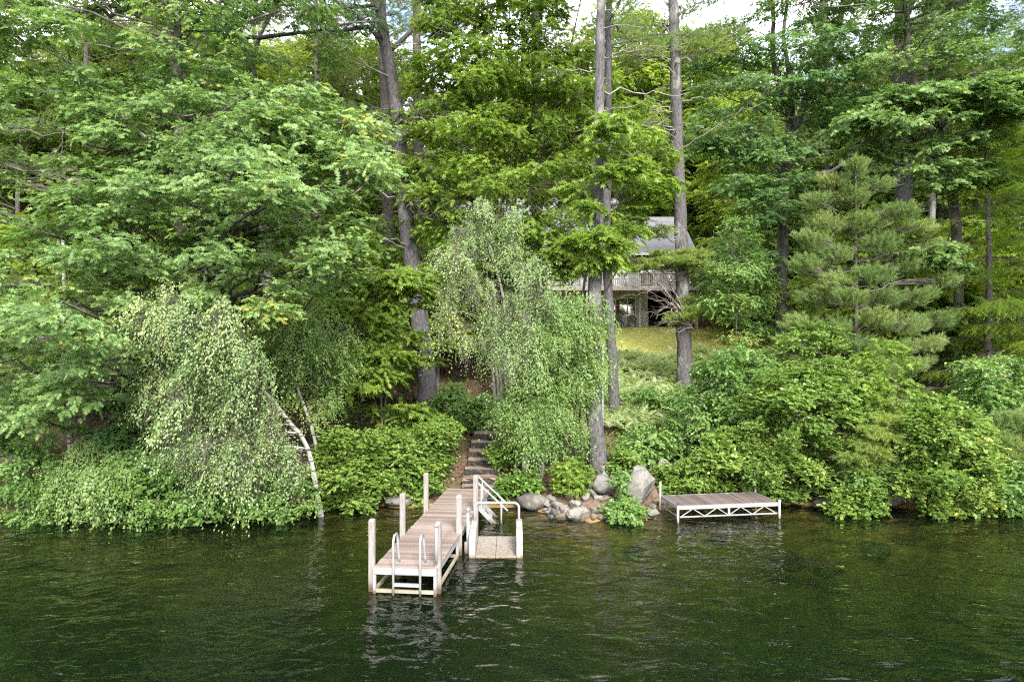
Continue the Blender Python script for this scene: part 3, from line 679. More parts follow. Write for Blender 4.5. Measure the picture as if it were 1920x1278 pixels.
# upper storey: siding, openings, posts, roof
zu0, zu1 = 2.72, 4.95
win_u = [(.6, 1.05, 3.0, 4.5), (1.35, 2.35, 2.8, 4.55), (5.0, 6.1, 2.8, 4.6), (6.9, 7.9, 2.8, 4.6), (8.9, 9.6, 3.2, 4.5)]
o = hp('upper_wall', lapped(x0, xw-.05, zu0, zu1, .6, holes=win_u), M['siding']); o['kind'] = 'stuff'
for a in win_u: window(*a, .6, ((a[0]+a[1])/2,) if a[1]-a[0] > .8 else ())
for x in (.05, 2.75, 9.85): hp('porch_post', MB().box((x, .2, zd+.09), (x+.16, .36, zu1)), M['trim'])
hp('side_wall', MB().box((xw-.05, .5, -.3), (xw+.05, 8.0, zu1+.3)), M['siding'])
hp('left_wall', MB().box((x0-.1, .5, -.3), (x0, 9.0, zu1+.3)), M['siding'])
def roof(xa, xb, ye, ze, yr, zr, yb):
    mb = MB(); n = int(math.hypot(yr-ye, zr-ze)/.17)
    for i in range(n):                                      # overlapping shingle courses
        a = i/n; b = (i+1)/n
        p = lambda t, dz: (ye+(yr-ye)*t, ze+(zr-ze)*t+dz)
        y_a, z_a = p(a, .035); y_b, z_b = p(b, .008)
        mb.add([(xa, y_a, z_a), (xb, y_a, z_a), (xb, y_b, z_b), (xa, y_b, z_b), (xa, y_a, z_a-.04), (xb, y_a, z_a-.04)], [(0, 1, 2, 3), (4, 5, 1, 0)])
    mb.add([(xa, yr, zr), (xb, yr, zr), (xb, yb, ze), (xa, yb, ze)], [(0, 1, 2, 3)])
    mb.add([(xa, ye, ze-.12), (xb, ye, ze-.12), (xb, yr, zr-.12), (xa, yr, zr-.12)], [(3, 2, 1, 0)])
    for x in (xa, xb):
        mb.add([(x, ye, ze-.12), (x, ye, ze+.03), (x, yr, zr), (x, yr, zr-.12)], [(0, 1, 2, 3)])
    return mb
r2 = hp('roof', roof(x1-.2, xw+.35, -.5, zu1+.10, 4.3, 8.35, 9), M['shingle'])
r1 = hp('roof', roof(x0-.4, x1-.2, -.62, zu1+.06, 5.2, 9.9, 11), M['shingle'])
hp('fascia', MB().box((x0-.4, -.66, zu1-.10), (x1-.2, -.63, zu1+.08)).box((x1-.19, -.54, zu1-.06), (xw+.35, -.51, zu1+.12)), M['trim'])
# soffit-level gable triangles
hp('gable_wall', MB().add([(xw, .4, zu1+.1), (xw, 8.4, zu1+.1), (xw, 4.3, 8.2)], [(0, 1, 2)]), M['siding'])
hp('gable_wall', MB().add([(x1-.15, 3.9, 8.2), (x1-.15, 5.2, 9.8), (x1-.15, 6.5, 8.2)], [(0, 2, 1)]), M['siding'])
obj('skylight', MB().add([(4.4, 1.35, 6.72), (5.1, 1.35, 6.72), (5.1, 2.1, 7.36), (4.4, 2.1, 7.36), (4.4, 1.35, 6.88), (5.1, 1.35, 6.88), (5.1, 2.1, 7.52), (4.4, 2.1, 7.52)],
    [(4, 5, 6, 7), (0, 1, 5, 4), (1, 2, 6, 5), (2, 3, 7, 6), (3, 0, 4, 7)]).mesh('skylight', M['trim']), r1)
hp('side_board', MB().box((xw+.3, 1.2, -.4), (xw+5.5, 1.35, 1.3)), M['board'])

# two plastic garden chairs under the window
def garden_chair(x, rz, label):
    c = thing('garden_chair', label, 'chair', (x, 46.55, gz(x, 46.55)), 'garden chairs on the lawn', rz)
    obj('seat', MB().box((-.25, -.24, .40), (.25, .24, .44)).mesh('seat', M['chair'], bevel=.012), c)
    leg = MB().bar((0, 0, 0), (0, 0, .41), .05, .05).mesh('leg', M['chair'])
    for sx in (-1, 1):
        obj('leg', leg, c, (sx*.22, -.22, 0)); obj('leg', leg, c, (sx*.22, .22, 0))
        obj('armrest', MB().tube([(sx*.27, -.24, .41), (sx*.29, -.23, .64), (sx*.29, .05, .66), (sx*.26, .24, .68)], .022, 6).mesh('armrest', M['chair']), c)
    th = np.linspace(0, math.pi, 11)
    hoop = [(.27*math.cos(t), .27, .62+.27*math.sin(t)) for t in th]
    bk = obj('backrest', MB().tube([(.25, .23, .42)]+hoop+[(-.25, .23, .42)], .024, 6).mesh('backrest', M['chair']), c)
    for k in range(7):
        xk = -.195+k*.065; zt = .62+math.sqrt(max(.0, .27**2-xk**2))
        obj('slat', MB().box((xk-.022, .24, .43), (xk+.022, .265, zt)).mesh('slat', M['chair']), bk)
    return c
garden_chair(7.32, .12, 'left dark green plastic garden chair, nearer the curtained pane')
garden_chair(8.18, -.10, 'right dark green plastic garden chair, nearer the panelled corner of the house')

# ------------------------------------------------------------------ stone steps up the bank
sb = np.array([-1.02, 21.25, gz(-1.0, 21.3)])
steps = thing('stone_steps', 'rough stone steps with litter covered treads climbing from the dock', 'steps', tuple(sb))
def rough_box(a, b, j, sub=3):
    """block with broken edges"""
    import bmesh
    me = bpy.data.meshes.new('tmp'); bm = bmesh.new(); bmesh.ops.create_cube(bm, size=1)
    bmesh.ops.subdivide_edges(bm, edges=bm.edges[:], cuts=sub, use_grid_fill=True)
    a = np.array(a); b = np.array(b)
    for v_ in bm.verts:
        q = np.array(v_.co); e = np.sum(np.abs(q) > .49)
        q = q*(1-.04*(e-1)*(rng.random()))
        v_.co = (a+b)/2+q*(b-a)+rng.normal(size=3)*j
    bm.to_mesh(me); bm.free(); return me
zs = [.50, .67, .85, 1.04, 1.24, 1.45, 1.66]
ys = [21.25, 21.75, 22.3, 22.9, 23.5, 24.15, 24.8]
for k in range(7):
    xc = -1.02+.015*k+rng.normal()*.03; wd = (1.2, 1.15, 1.15, 1.05, 1.02, .98, .95)[k]
    me = rough_box((xc-wd/2-sb[0], ys[k]-sb[1], zs[k]-.34-sb[2]), (xc+wd/2-sb[0], ys[k]+1.0-sb[1], zs[k]+.06-sb[2]), .016)
    me.name = 'step'; me.materials.append(M['step']); obj('step', me, steps)

# ------------------------------------------------------------------ main dock
dv = np.array([.109, .994, 0]); dr = np.array([.994, -.109, 0])       # along the dock, to its right
D0 = np.array([-2.16, 13.74, 0]); DW = 1.31; DL = 7.45; DZ = .53
dock = thing('wooden_dock', 'long narrow plank dock with a white metal frame running out from the steps', 'dock', tuple(D0), None, math.atan2(-.109, .994))
n = 52; pw = DL/n
pm = [MB().box((-DW/2, .004, 0), (DW/2, pw-.010, .034)).mesh('plank', M[q]) for q in ('plank', 'plank2', 'plank')]
for k in range(n):
    me = pm[int(rng.integers(0, 3))]
    obj('plank', me, dock, (rng.normal()*.006, k*pw, DZ-.034+rng.normal()*.0025), (rng.normal()*.004, rng.normal()*.003, rng.normal()*.003))
for sx in (-1, 1):
    obj('side_beam', MB().box((sx*(DW/2-.03)-.025, .03, DZ-.15), (sx*(DW/2-.03)+.025, DL, DZ-.037)).mesh('side_beam', M['white']), dock)
obj('front_beam', MB().box((-DW/2, -.03, DZ-.135), (DW/2, .02, DZ-.004)).mesh('front_beam', M['white'], bevel=.006), dock)
for y in (2.4, 4.8, 7.3): obj('cross_beam', MB().box((-DW/2+.06, y, DZ-.14), (DW/2-.06, y+.05, DZ-.04)).mesh('cross_beam', M['cream']), dock)
for y in (0, 2.35):
    for sx in (-1, 1): obj('leg', MB().box((sx*(DW/2-.03)-.03, y-.02, -.9), (sx*(DW/2-.03)+.03, y+.04, DZ-.14)).mesh('leg', M['white']), dock)
    obj('lower_rail', MB().box((-DW/2+.06, y-.015, .03), (DW/2-.06, y+.035, .095)).mesh('lower_rail', M['cream']), dock)
for sx in (-1, 1): obj('lower_rail', MB().box((sx*(DW/2-.03)-.025, .04, .04), (sx*(DW/2-.03)+.025, 2.33, .10)).mesh('lower_rail', M['cream']), dock)
for y in (4.8, 7.1):
    for sx in (-1, 1): obj('leg', MB().box((sx*(DW/2-.06)-.03, y, -1.2), (sx*(DW/2-.06)+.03, y+.06, DZ-.15)).mesh('leg', M['grey']), dock)
lad = obj('ladder', MB().box((-.19, -.05, DZ-.11), (.33, -.032, DZ-.06)).mesh('ladder', M['white']), dock)
for lx in (-.215, .335):
    th = np.linspace(0, math.pi, 9)
    pts = [(lx, -.075, -.75), (lx, -.075, 1.0)]+[(lx, .085-.16*math.cos(t), 1.03+.17*math.sin(t)) for t in th]+[(lx, .25, 1.0), (lx+.01, .30, .66), (lx+.02, .34, DZ+.01)]
    obj('ladder_rail', MB().tube(pts, .025, 8).mesh('ladder_rail', M['white'], True), lad)
    obj('foot_plate', MB().box((lx-.05, .28, DZ+.002), (lx+.08, .42, DZ+.015)).mesh('foot_plate', M['white']), lad)
for z in (.22, -.10, -.42): obj('rung', MB().box((-.20, -.10, z-.03), (.32, -.045, z+.03)).mesh('rung', M['white' if z > 0 else 'cream']), lad)

# wooden mooring posts, each driven beside the dock
def mooring_post(px, py_top, d, w_, label, foot=-1.2):
    x = (px-960)*d/F; zt = CZ-(py_top-639)*d/F
    r = thing('mooring_post', label, 'post', (x, d, 0), 'wooden posts beside the dock', rng.uniform(-.15, .02))
    h = w_/2; c = h*.55
    mb = MB()
    ring = lambda s, z: [(-s, -s+.0, z), (s, -s, z), (s, s, z), (-s, s, z)]
    mb.add(ring(h, foot)+ring(h*rng.uniform(.96, 1.03), zt-.03)+ring(h*.72, zt), [(0, 1, 5, 4), (1, 2, 6, 5), (2, 3, 7, 6), (3, 0, 4, 7), (4, 5, 9, 8), (5, 6, 10, 9), (6, 7, 11, 10), (7, 4, 8, 11), (8, 9, 10, 11)])
    obj('timber', mb.mesh('timber', M['post'], bevel=.012), r); return r
mooring_post(697.5, 972, 13.97, .128, 'weathered square post at the front left corner of the dock')
mooring_post(755, 924, 16.15, .125, 'weathered square post halfway along the left edge of the dock')
mooring_post(799, 886, 18.45, .125, 'weathered square post on the left edge of the dock, closest to the shore')
pp = mooring_post(821.5, 977, 13.84, .125, 'reddish weathered post at the front right corner beside the ladder')
obj('pipe', MB().tube([(-.015, -.105, .62), (-.015, -.105, 1.36)], .028, 8).mesh('pipe', M['grey'], True), pp)
obj('pipe_cap', MB().tube([(-.015, -.105, 1.36), (-.015, -.105, 1.40), (-.015, -.105, 1.43)], [.04, .04, .025], 8).mesh('pipe_cap', M['white'], True), pp)
mooring_post(861, 927, 16.3, .135, 'weathered square post on the right edge of the dock, next to the capped grey pipe')
mooring_post(892, 890, 18.45, .13, 'weathered square post on the right edge of the dock, where the handrails start')

r = thing('capped_pipe', 'grey upright pipe with a white cap between dock and launch trough', 'pipe', (-1.065, 16.45, 0))
obj('tube', MB().tube([(0, 0, -1), (0, 0, 1.02)], .036, 10).mesh('tube', M['grey'], True), r)
obj('cap', MB().tube([(0, 0, .99), (0, 0, 1.07), (0, 0, 1.085)], [.046, .046, .03], 10).mesh('cap', M['white'], True), r)
obj('collar', MB().tube([(0, 0, -.4), (0, 0, .26), (0, 0, .27)], [.085, .085, .05], 12).mesh('collar', M['plastic'], True), r)
obj('stub_pipe', MB().tube([(.02, .16, -1), (.02, .16, .72)], .034, 8).mesh('stub_pipe', M['grey'], True), r)

# U-shaped launch trough
tx0, tx1, ty0, ty1 = -1.02, .255, 16.05, 17.42
tb = thing('launch_trough', 'off-white launch trough with a low flat floor, side walls and a pipe hoop', 'boat launch', (-.38, 16.05, 0))
def tp(name, mb, mat, bevel=0, smooth=False): 
    mb.v = [(v_[0]+.38, v_[1]-16.05, v_[2]) for v_ in mb.v]; return obj(name, mb.mesh(name, mat, smooth, bevel), tb)
def sidewall(xa, xb):
    return MB().add([(xa, ty0, -.25), (xb, ty0, -.25), (xb, ty1, -.25), (xa, ty1, -.25), (xa, ty0, .42), (xb, ty0, .42), (xb, ty1, .58), (xa, ty1, .58), (xa, ty0+.35, .58), (xb, ty0+.35, .58)],
                    [(0, 3, 2, 1), (0, 1, 5, 4), (4, 5, 9, 8), (8, 9, 6, 7), (1, 2, 6, 9, 5), (0, 4, 8, 7, 3), (2, 3, 7, 6)])
tp('side_wall', sidewall(tx0, tx0+.155), M['plastic'], .02); tp('side_wall', sidewall(tx1-.155, tx1), M['plastic'], .02)
for a, b in ((tx0+.157, -.390), (-.384, tx1-.157)):
    tp('floor_panel', MB().add([(a, ty0+.01, -.10), (b, ty0+.01, -.10), (b, ty1+.18, -.04), (a, ty1+.18, -.04), (a, ty0+.01, .035), (b, ty0+.01, .035), (b, ty1+.18, .075), (a, ty1+.18, .075)],
       [(0, 3, 2, 1), (0, 1, 5, 4), (4, 5, 6, 7), (1, 2, 6, 5), (2, 3, 7, 6), (3, 0, 4, 7)]), M['plastic'], .008)
xa, xb, yh = tx0+.08, tx1-.08, 17.2
hoop = [(xa, yh, .35), (xa, yh, .86)]+[(xa+.13-.13*math.cos(t), yh, .9+.13*math.sin(t)) for t in np.linspace(0, math.pi/2, 5)]+[(xb-.13+.13*math.sin(t), yh, .9+.13*math.cos(t)) for t in np.linspace(0, math.pi/2, 5)]+[(xb, yh, .86), (xb, yh, .35)]
tp('hoop_rail', MB().tube(hoop, .032, 8), M['white'], 0, True)

# stairs into the water with two sloping handrails
st = thing('water_stairs', 'white metal stairs with sloping handrails dropping off the dock into the water', 'stairs', (-.95, 19.4, 0))
def sp(name, mb, mat, **k): mb.v = [(v_[0]+.95, v_[1]-19.4, v_[2]) for v_ in mb.v]; return obj(name, mb.mesh(name, mat, **k), st)
for y in (19.1, 19.85):
    sp('stringer', MB().bar((-.98, y, .50), (-.10, y, -.42), .05, .12), M['white'])
    sp('handrail', MB().bar((-1.0, y, 1.19), (-.12, y, .36), .042, .042), M['white'])
    sp('rail_post', MB().bar((-.86, y, 1.06), (-.86, y, .38), .036, .036), M['white'])
    sp('rail_post', MB().bar((-.30, y, .52), (-.30, y, -.5), .036, .036), M['white'])
for k in range(4): sp('tread', MB().box((-.88+.2*k, 19.14, .32-.21*k), (-.76+.2*k, 19.81, .345-.21*k)), M['grey'])

# ------------------------------------------------------------------ second dock section standing along the right shore
FL = np.array([4.69, 19.22]); FR = np.array([7.66, 19.66]); BL = np.array([4.50, 20.52])
uu = (FR-FL)/np.linalg.norm(FR-FL); vv = np.array([-uu[1], uu[0]]); Ln = 3.0; Wd = 1.32
sd_ = thing('side_dock', 'short plank dock section on a white trussed frame by the right bank', 'dock', (FL[0], FL[1], 0), None, math.atan2(uu[1], uu[0]))
pl = MB().box((.006, .03, 0), (Ln/21-.006, Wd-.03, .03)).mesh('plank', M['plank3'])
for k in range(21): obj('plank', pl, sd_, (k*Ln/21, 0, .435+rng.normal()*.002), (rng.normal()*.003, rng.normal()*.003, 0))
for y in (0, Wd):
    obj('top_chord', MB().box((0, y-.025, .36), (Ln, y+.025, .462)).mesh('top_chord', M['white']), sd_)
    obj('bottom_chord', MB().box((.03, y-.02, .13), (Ln-.03, y+.02, .165)).mesh('bottom_chord', M['white']), sd_)
    obj('strut', MB().box((Ln/2-.03, y-.02, .166), (Ln/2+.03, y+.02, .359)).mesh('strut', M['white']), sd_)
    zz = [0, .36, .72, 1.08, 1.44]
    for half in (0, 1):
        for k in range(4):
            za, zb_ = (.15, .37) if k % 2 == 0 else (.37, .15)
            obj('brace', MB().bar((.06+half*1.44+zz[k], y, za), (.06+half*1.44+zz[k+1], y, zb_), .024, .024).mesh('brace', M['white']), sd_)
for x in (0, Ln):
    obj('end_chord', MB().box((x-.025, .03, .36), (x+.025, Wd-.03, .46)).mesh('end_chord', M['white']), sd_)
    obj('end_rail', MB().bar((x, .03, .15), (x, Wd-.03, .15), .03, .03).mesh('end_rail', M['white']), sd_)
for x, y, zt in ((-.03, -.03, .50), (Ln+.03, -.03, .56), (-.03, Wd+.03, .86), (Ln+.03, Wd+.03, .80)):
    lg = obj('leg', MB().tube([(x, y, -1.2), (x, y, zt)], .036, 8).mesh('leg', M['white'], True), sd_)
    if y < 0: obj('leg_cap', MB().tube([(x, y, zt), (x, y, zt+.035)], .042, 8).mesh('leg_cap', M['chair'], True), lg)

# ------------------------------------------------------------------ boulders and the rock pile
def rock(name, label, px, py, d, sx, sy, sz, mat, group=None, seed=0, cuts=5, tilt=(0, 0), sharp=.75, sub=3, taper=0, z=None):
    """an angular stone: the hull of scattered points with worn edges and a rough skin"""
    import bmesh
    r_ = np.random.default_rng(seed+100)
    big = sub >= 3; npt = {2: 11, 3: 16, 4: 26 if sharp > .7 else 15}[sub]
    p = unit(r_.normal(size=(npt, 3)))*r_.uniform(.88, 1.0, (npt, 1))
    if taper: p[:, :2] *= (1-taper*np.clip(p[:, 2:3], -.2, 1))
    bm = bmesh.new()
    for q in p: bm.verts.new(q)
    bmesh.ops.convex_hull(bm, input=bm.verts[:])
    for v_ in [v_ for v_ in bm.verts if not v_.link_faces]: bm.verts.remove(v_)
    bmesh.ops.bevel(bm, geom=bm.edges[:], offset=.16 if sharp > .7 else .09, segments=2 if big else 1, affect='EDGES', clamp_overlap=True)
    if big:
        bmesh.ops.triangulate(bm, faces=bm.faces[:]); bmesh.ops.subdivide_edges(bm, edges=[e for e in bm.edges if e.calc_length() > .2], cuts=2, use_grid_fill=True)
    bm.normal_update()
    Vv = np.array([v_.co for v_ in bm.verts]); ph = r_.uniform(0, 6, 9)
    ext = (Vv.max(0)-Vv.min(0))/2; Vv = (Vv-(Vv.max(0)+Vv.min(0))/2)/ext
    Vv *= (1+.035*np.sin(Vv[:, 0]*4+ph[0])*np.sin(Vv[:, 1]*4.3+ph[1])+.025*np.sin(Vv[:, 2]*8+ph[2])*np.sin(Vv[:, 0]*7+ph[3])+.008*r_.normal(size=len(Vv)))[:, None]
    Vv *= (sx/2, sy/2, sz/2)
    ca, sa = math.cos(tilt[0]), math.sin(tilt[0])
    Vv = np.stack([ca*Vv[:, 0]+sa*Vv[:, 2], Vv[:, 1], -sa*Vv[:, 0]+ca*Vv[:, 2]], -1)
    for v_, c in zip(bm.verts, Vv): v_.co = c
    me = bpy.data.meshes.new(name); bm.to_mesh(me); bm.free()
    me.polygons.foreach_set('use_smooth', [big]*len(me.polygons)); me.materials.append(M[mat])
    c = P(px, py, d)
    o = obj(name, me, None, tuple(c), (0, 0, tilt[1])); o['label'] = label; o['category'] = 'rock'
    if group: o['group'] = group
    return o
rock('boulder', 'tall rounded upright granite boulder beside the rock pile', 1201, 912, 20.35, .98, .8, 1.22, 'granite', 'shoreline boulders', 1, 3, (.12, .2), .85, 4, .28)
rock('boulder', 'angular flat topped grey boulder left of the tall upright one', 1141, 909, 20.3, .80, .7, .55, 'granite', 'shoreline boulders', 3, 8, (.15, .5), .6, 4)
rock('boulder', 'pale white boulder sitting in the water below the rock pile', 1083, 963, 19.5, .66, .5, .40, 'palerock', 'shoreline boulders', 5, 3, (.0, .2), .8, 4)
rock('boulder', 'small pointed grey rock among the leaves above the side dock', 1245, 874, 21.8, .50, .42, .48, 'palerock', 'shoreline boulders', 8, 8, (.5, .3), .55, 3, .2)
rock('boulder', 'long low lichen speckled boulder at the water right of the stairs', 1000, 938, 20.8, 1.05, .7, .52, 'darkrock', 'shoreline boulders', 9, 4, (.0, .0), .75, 4)
rock('boulder', 'broad low boulder at the waterline left of the dock', 748, 937, 21.1, .98, .7, .44, 'granite', 'shoreline boulders', 13, 3, (.0, .1), .82, 4)
rock('boulder', 'rounder half hidden boulder at the waterline, farther left of the dock', 704, 934, 21.3, .5, .45, .40, 'granite', 'shoreline boulders', 14, 3, (.0, .1), .8, 3)
rock('boulder', 'dark low boulder under the leaves right of the side dock', 1562, 946, 20.7, 1.1, .7, .45, 'darkrock', 'shoreline boulders', 15, 3, (0, 0), .8, 4)
rock('boulder', 'larger dark boulder under the bright alder on the right bank', 1668, 932, 20.8, 1.25, .8, .70, 'darkrock', 'shoreline boulders', 18, 3, (0, 0), .8, 4)
rock('boulder', 'grey boulder among leaves at the far left bank', 12, 834, 23.2, 1.1, .8, .45, 'darkrock', 'shoreline boulders', 19, 3, (0, 0), .8, 4)
small = [(1224, 948, 19.9, .22, 'darkrock', 'small dark stone at the foot of the tall boulder'), (1223, 961, 19.8, .30, 'granite', 'small grey stone half in the water below the tall boulder'),
         (1046, 922, 20.3, .36, 'granite', None), (1037, 907, 20.6, .34, 'palerock', None), (1064, 946, 19.9, .30, 'palerock', None), (1078, 938, 20.0, .30, 'palerock', None),
         (1098, 930, 20.1, .26, 'palerock', None), (1111, 918, 20.3, .24, 'palerock', None), (1092, 944, 19.8, .22, 'granite', None), (1053, 962, 19.6, .30, 'tanrock', None),
         (1115, 951, 19.7, .26, 'palerock', None), (1127, 960, 19.5, .20, 'tanrock', None), (1112, 966, 19.5, .22, 'tanrock', None), (1104, 902, 20.6, .28, 'palerock', None),
         (1070, 925, 20.3, .24, 'tanrock', None), (1040, 948, 19.9, .34, 'darkrock', None), (1137, 966, 19.4, .24, 'darkrock', None), (1120, 932, 20.1, .2, 'palerock', None), (1060, 934, 20.1, .22, 'granite', None),
         (1129, 946, 19.8, .18, 'palerock', None), (1086, 952, 19.7, .18, 'tanrock', None), (1150, 958, 19.6, .22, 'darkrock', None), (1032, 930, 20.3, .2, 'palerock', None)]
rp2 = np.random.default_rng(5)
while len(small) < 52:
    px = rp2.uniform(1022, 1165); py = rp2.uniform(896, 972); d_ = 19.3+(972-py)/76*1.4
    if py > 972-abs(px-1090)*.25: continue
    small.append((px, py, d_, rp2.uniform(.12, .30), str(rp2.choice(['palerock', 'granite', 'tanrock', 'palerock', 'darkrock'])), None))
for k, (px, py, d, s, mt, lb) in enumerate(small):
    if not lb: x_ = (px-960)*d/F; py = 639+(CZ-gz(x_, d)-s*.22)*F/d
    s_ = s*.95; adj = {'palerock': 'pale', 'granite': 'speckled grey', 'tanrock': 'rust stained', 'darkrock': 'dark'}[mt]
    rock('stone', lb or f'{adj} fist to head sized stone in the loose rock pile on the bank', px, py, d, s_*1.2, s_, s_*.85, mt, (f'{adj} stones of the rock pile' if not lb else None), 40+k, 6, (rng.normal()*.2, rng.uniform(0, 3)), .65, 2)
# sunken stones seen through the shallows
for k, (px, py, sx) in enumerate([(1470, 1050, .9), (1540, 1060, 1.0), (1110, 1010, .8), (1180, 1035, .7), (1350, 1010, .6), (1640, 1030, .8), (1010, 985, .7)]):
    d = (CZ+.35)*F/(py-639)
    rock('stone', 'algae covered stone lying under the shallow water', px, py, d, sx, sx*.8, .4, 'tanrock', 'stones under the water', 80+k, 3, (0, 0), .8, 2)

# ------------------------------------------------------------------ trees
# left oak reaching over the water
b = grounded(352, 800, 23.5)
oak_st = [(stem(b, [(350, 620, 23.4), (346, 430, 23.3), (347, 330, 23.3), (335, 160, 23.4), (326, 20, 23.5), (330, -160, 23.5), (345, -330, 23.5)]), .40, .14)]
cl = fill([(-60, 520), (60, 400), (180, 330), (330, 330), (480, 200), (640, 250), (735, 290), (730, 340), (680, 460), (640, 540), (520, 600), (430, 560), (300, 640), (240, 700), (100, 760), (-60, 800)], 76, 19.0, 2.4, .76, .40, 1.1, 17.6)
cl += fill([(160, 240), (330, 170), (560, 170), (690, 230), (680, 320), (520, 300), (200, 320)], 24, 20.5, 2.0, .76, .40)
cl += fill([(-60, -60), (90, -60), (150, 60), (200, 190), (100, 330), (-60, 420)], 22, 20.5, 2.0, .76, .40)
cl += fill([(170, 690), (290, 690), (330, 800), (300, 930), (180, 930), (130, 800)], 14, 20.8, .9, .7, .26)
cl += fill([(-60, -220), (720, -220), (700, 15), (-60, 25)], 32, 24.5, 2.5, .8, .4, .9)
cl += fill([(280, -40), (430, -40), (440, 190), (300, 200)], 16, 22.4, 1.0, .76, .4, .8)
cl += fill([(120, -420), (560, -420), (620, -60), (60, -80)], 22, 23.5, 3.5, 1.0, .4)
make_tree('oak_tree', 'big oak with pale lobed leaves leaning over the water at the left', 'tree', oak_st, cl, 'oak', 'oak', None, .25,
          extra=[([P(350, 365, 23.3), P(310, 320, 22.6), P(270, 285, 21.8), P(200, 280, 21), P(120, 250, 20)], .13, .04, 'oak'),
                 ([P(346, 230, 23.3), P(240, 200, 22), P(130, 175, 21), P(-40, 170, 20.5)], .09, .03, 'oak'),
                 ([P(347, 300, 23.3), P(250, 240, 22.6), P(180, 160, 22), P(60, 60, 21.5)], .08, .02, 'dead')],
          dead=pine_limbs(oak_st[0][0], 9, 15, 8, (2, 4.5), .03, 0, 5, (2.6, 6.8)))
# second oak behind it, dark forked trunk at the top left
b = grounded(505, 640, 28)
st2 = [(stem(b, [(500, 480, 28), (490, 300, 28), (478, 180, 27.8), (462, 90, 27.6), (430, 20, 27.4), (400, -120, 27.2)]), .30, .13)]
cl = fill([(120, -120), (700, -120), (690, 130), (560, 190), (380, 170), (200, 120)], 26, 27, 2.6, 1.0, .34, .8)
cl += fill([(380, 190), (600, 200), (620, 300), (380, 300)], 10, 27.5, 2, 1.0, .34)
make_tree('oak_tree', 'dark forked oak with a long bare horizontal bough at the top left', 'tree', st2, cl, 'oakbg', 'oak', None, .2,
          extra=[([P(452, 72, 27.5), P(520, 68, 27), P(580, 60, 26.6), P(640, 46, 26.2), P(710, 40, 26)], .10, .03, 'pinelichen'),
                 ([P(450, 70, 27.5), P(390, 30, 27), P(330, -30, 26.5)], .12, .06, 'oak'),
                 ([P(470, 120, 27.6), P(500, 40, 27.6), P(560, -60, 27.6)], .10, .05, 'oak')], twigs=.4)

# drooping birch on the left bank
b = P(605, 892, 19.9); b[2] = gz(b[0], b[1])-.1
bs = [(stem(b, [(578, 842, 19.7), (545, 795, 19.3), (515, 755, 18.9), (470, 705, 18.4), (425, 650, 17.9), (378, 602, 17.4), (330, 590, 17)]), .085, .02)]
cl = fill([(250, 600), (330, 565), (400, 575), (450, 630), (480, 690), (420, 690), (340, 640)], 12, 17.2, .7, .34, .42, .8)
cl += fill([(215, 640), (270, 595), (370, 572), (430, 625), (490, 710), (520, 770), (545, 840), (555, 890), (490, 905), (400, 905), (340, 880), (305, 810), (255, 760), (250, 690)], 37, 18.3, 1.3, .32, .48, .75, 18.6)
make_tree('birch_tree', 'drooping white stemmed birch leaning out over the water left of the dock', 'tree', bs, cl, 'birch', 'birch', None, -.15, flare=1.25, twigs=.8)
b = P(600, 880, 20.9); b[2] = gz(b[0], b[1])-.1
bs = [(stem(b, [(592, 830, 20.9), (570, 760, 20.8), (548, 700, 20.8), (535, 640, 20.8), (520, 560, 20.8)]), .07, .02)]
cl = fill([(510, 610), (560, 580), (620, 590), (660, 650), (640, 740), (590, 790), (545, 730)], 20, 20.8, .9, .42, .5)
make_tree('birch_tree', 'slim upright birch with deep green leaves behind the drooping one', 'tree', bs, cl, 'birchd', 'birch', None, .1, flare=1.2, twigs=.6)
# two thin birch stems seen through the oak at the far left
b = grounded(135, 820, 22.5)
make_tree('birch_tree', 'thin pale birch stem showing through a dark gap in the oak leaves, far left', 'tree', [(stem(b, [(128, 740, 22.5), (120, 690, 22.5), (122, 600, 22.5), (118, 450, 22.5)]), .09, .05)],
          fill([(60, 560), (180, 540), (200, 640), (60, 650)], 6, 22.4, .7, .5, .4), 'birchd', 'birch', None, .1)

# weeping birch right of the steps
b = P(985, 866, 21.9); b[2] = gz(b[0], b[1])-.1
bs = [(stem(b, [(982, 800, 21.9), (968, 715, 21.8), (952, 640, 21.6), (944, 560, 21.4), (925, 480, 21.2), (905, 400, 21)]), .10, .02)]
cl = fill([(850, 440), (895, 395), (975, 395), (1000, 450), (930, 480)], 7, 20.9, .7, .28, .36, .7)
cl += fill([(815, 500), (860, 460), (930, 465), (920, 550), (840, 570)], 9, 20.7, 1.1, .30, .42, .7)
cl += fill([(950, 480), (1010, 500), (1030, 580), (960, 580)], 6, 20.9, .9, .30, .42, .7)
cl += fill([(840, 600), (900, 590), (1000, 610), (990, 700), (950, 710), (900, 670), (855, 640)], 10, 20.9, 1.0, .32, .46, .7)
make_tree('birch_tree', 'tall weeping birch with pale grey green leaves right of the stone steps', 'tree', bs, cl, 'birch', 'birch', None, -.1, flare=1.25, twigs=.9)
b = P(1012, 866, 22.2); b[2] = gz(b[0], b[1])-.1
b2 = P(970, 850, 22.4); b2[2] = gz(b2[0], b2[1])-.1
bs = [(stem(b, [(1030, 800, 22.1), (1040, 700, 22), (1050, 600, 22), (1065, 540, 22)]), .07, .02), (stem(b2, [(965, 820, 22.3), (955, 780, 22.2), (950, 700, 22.2)]), .045, .015)]
cl = fill([(990, 640), (1050, 570), (1105, 570), (1120, 620), (1110, 700), (1085, 790), (1050, 845), (1010, 840), (960, 800), (930, 770), (980, 730)], 44, 21.6, 1.1, .45, .45, 1.0)
make_tree('birch_tree', 'bushy deep green birch filling the space between the weeping birch and the big pine', 'tree', bs, cl, 'birchd', 'birch', None, .05, flare=1.2, twigs=.5)

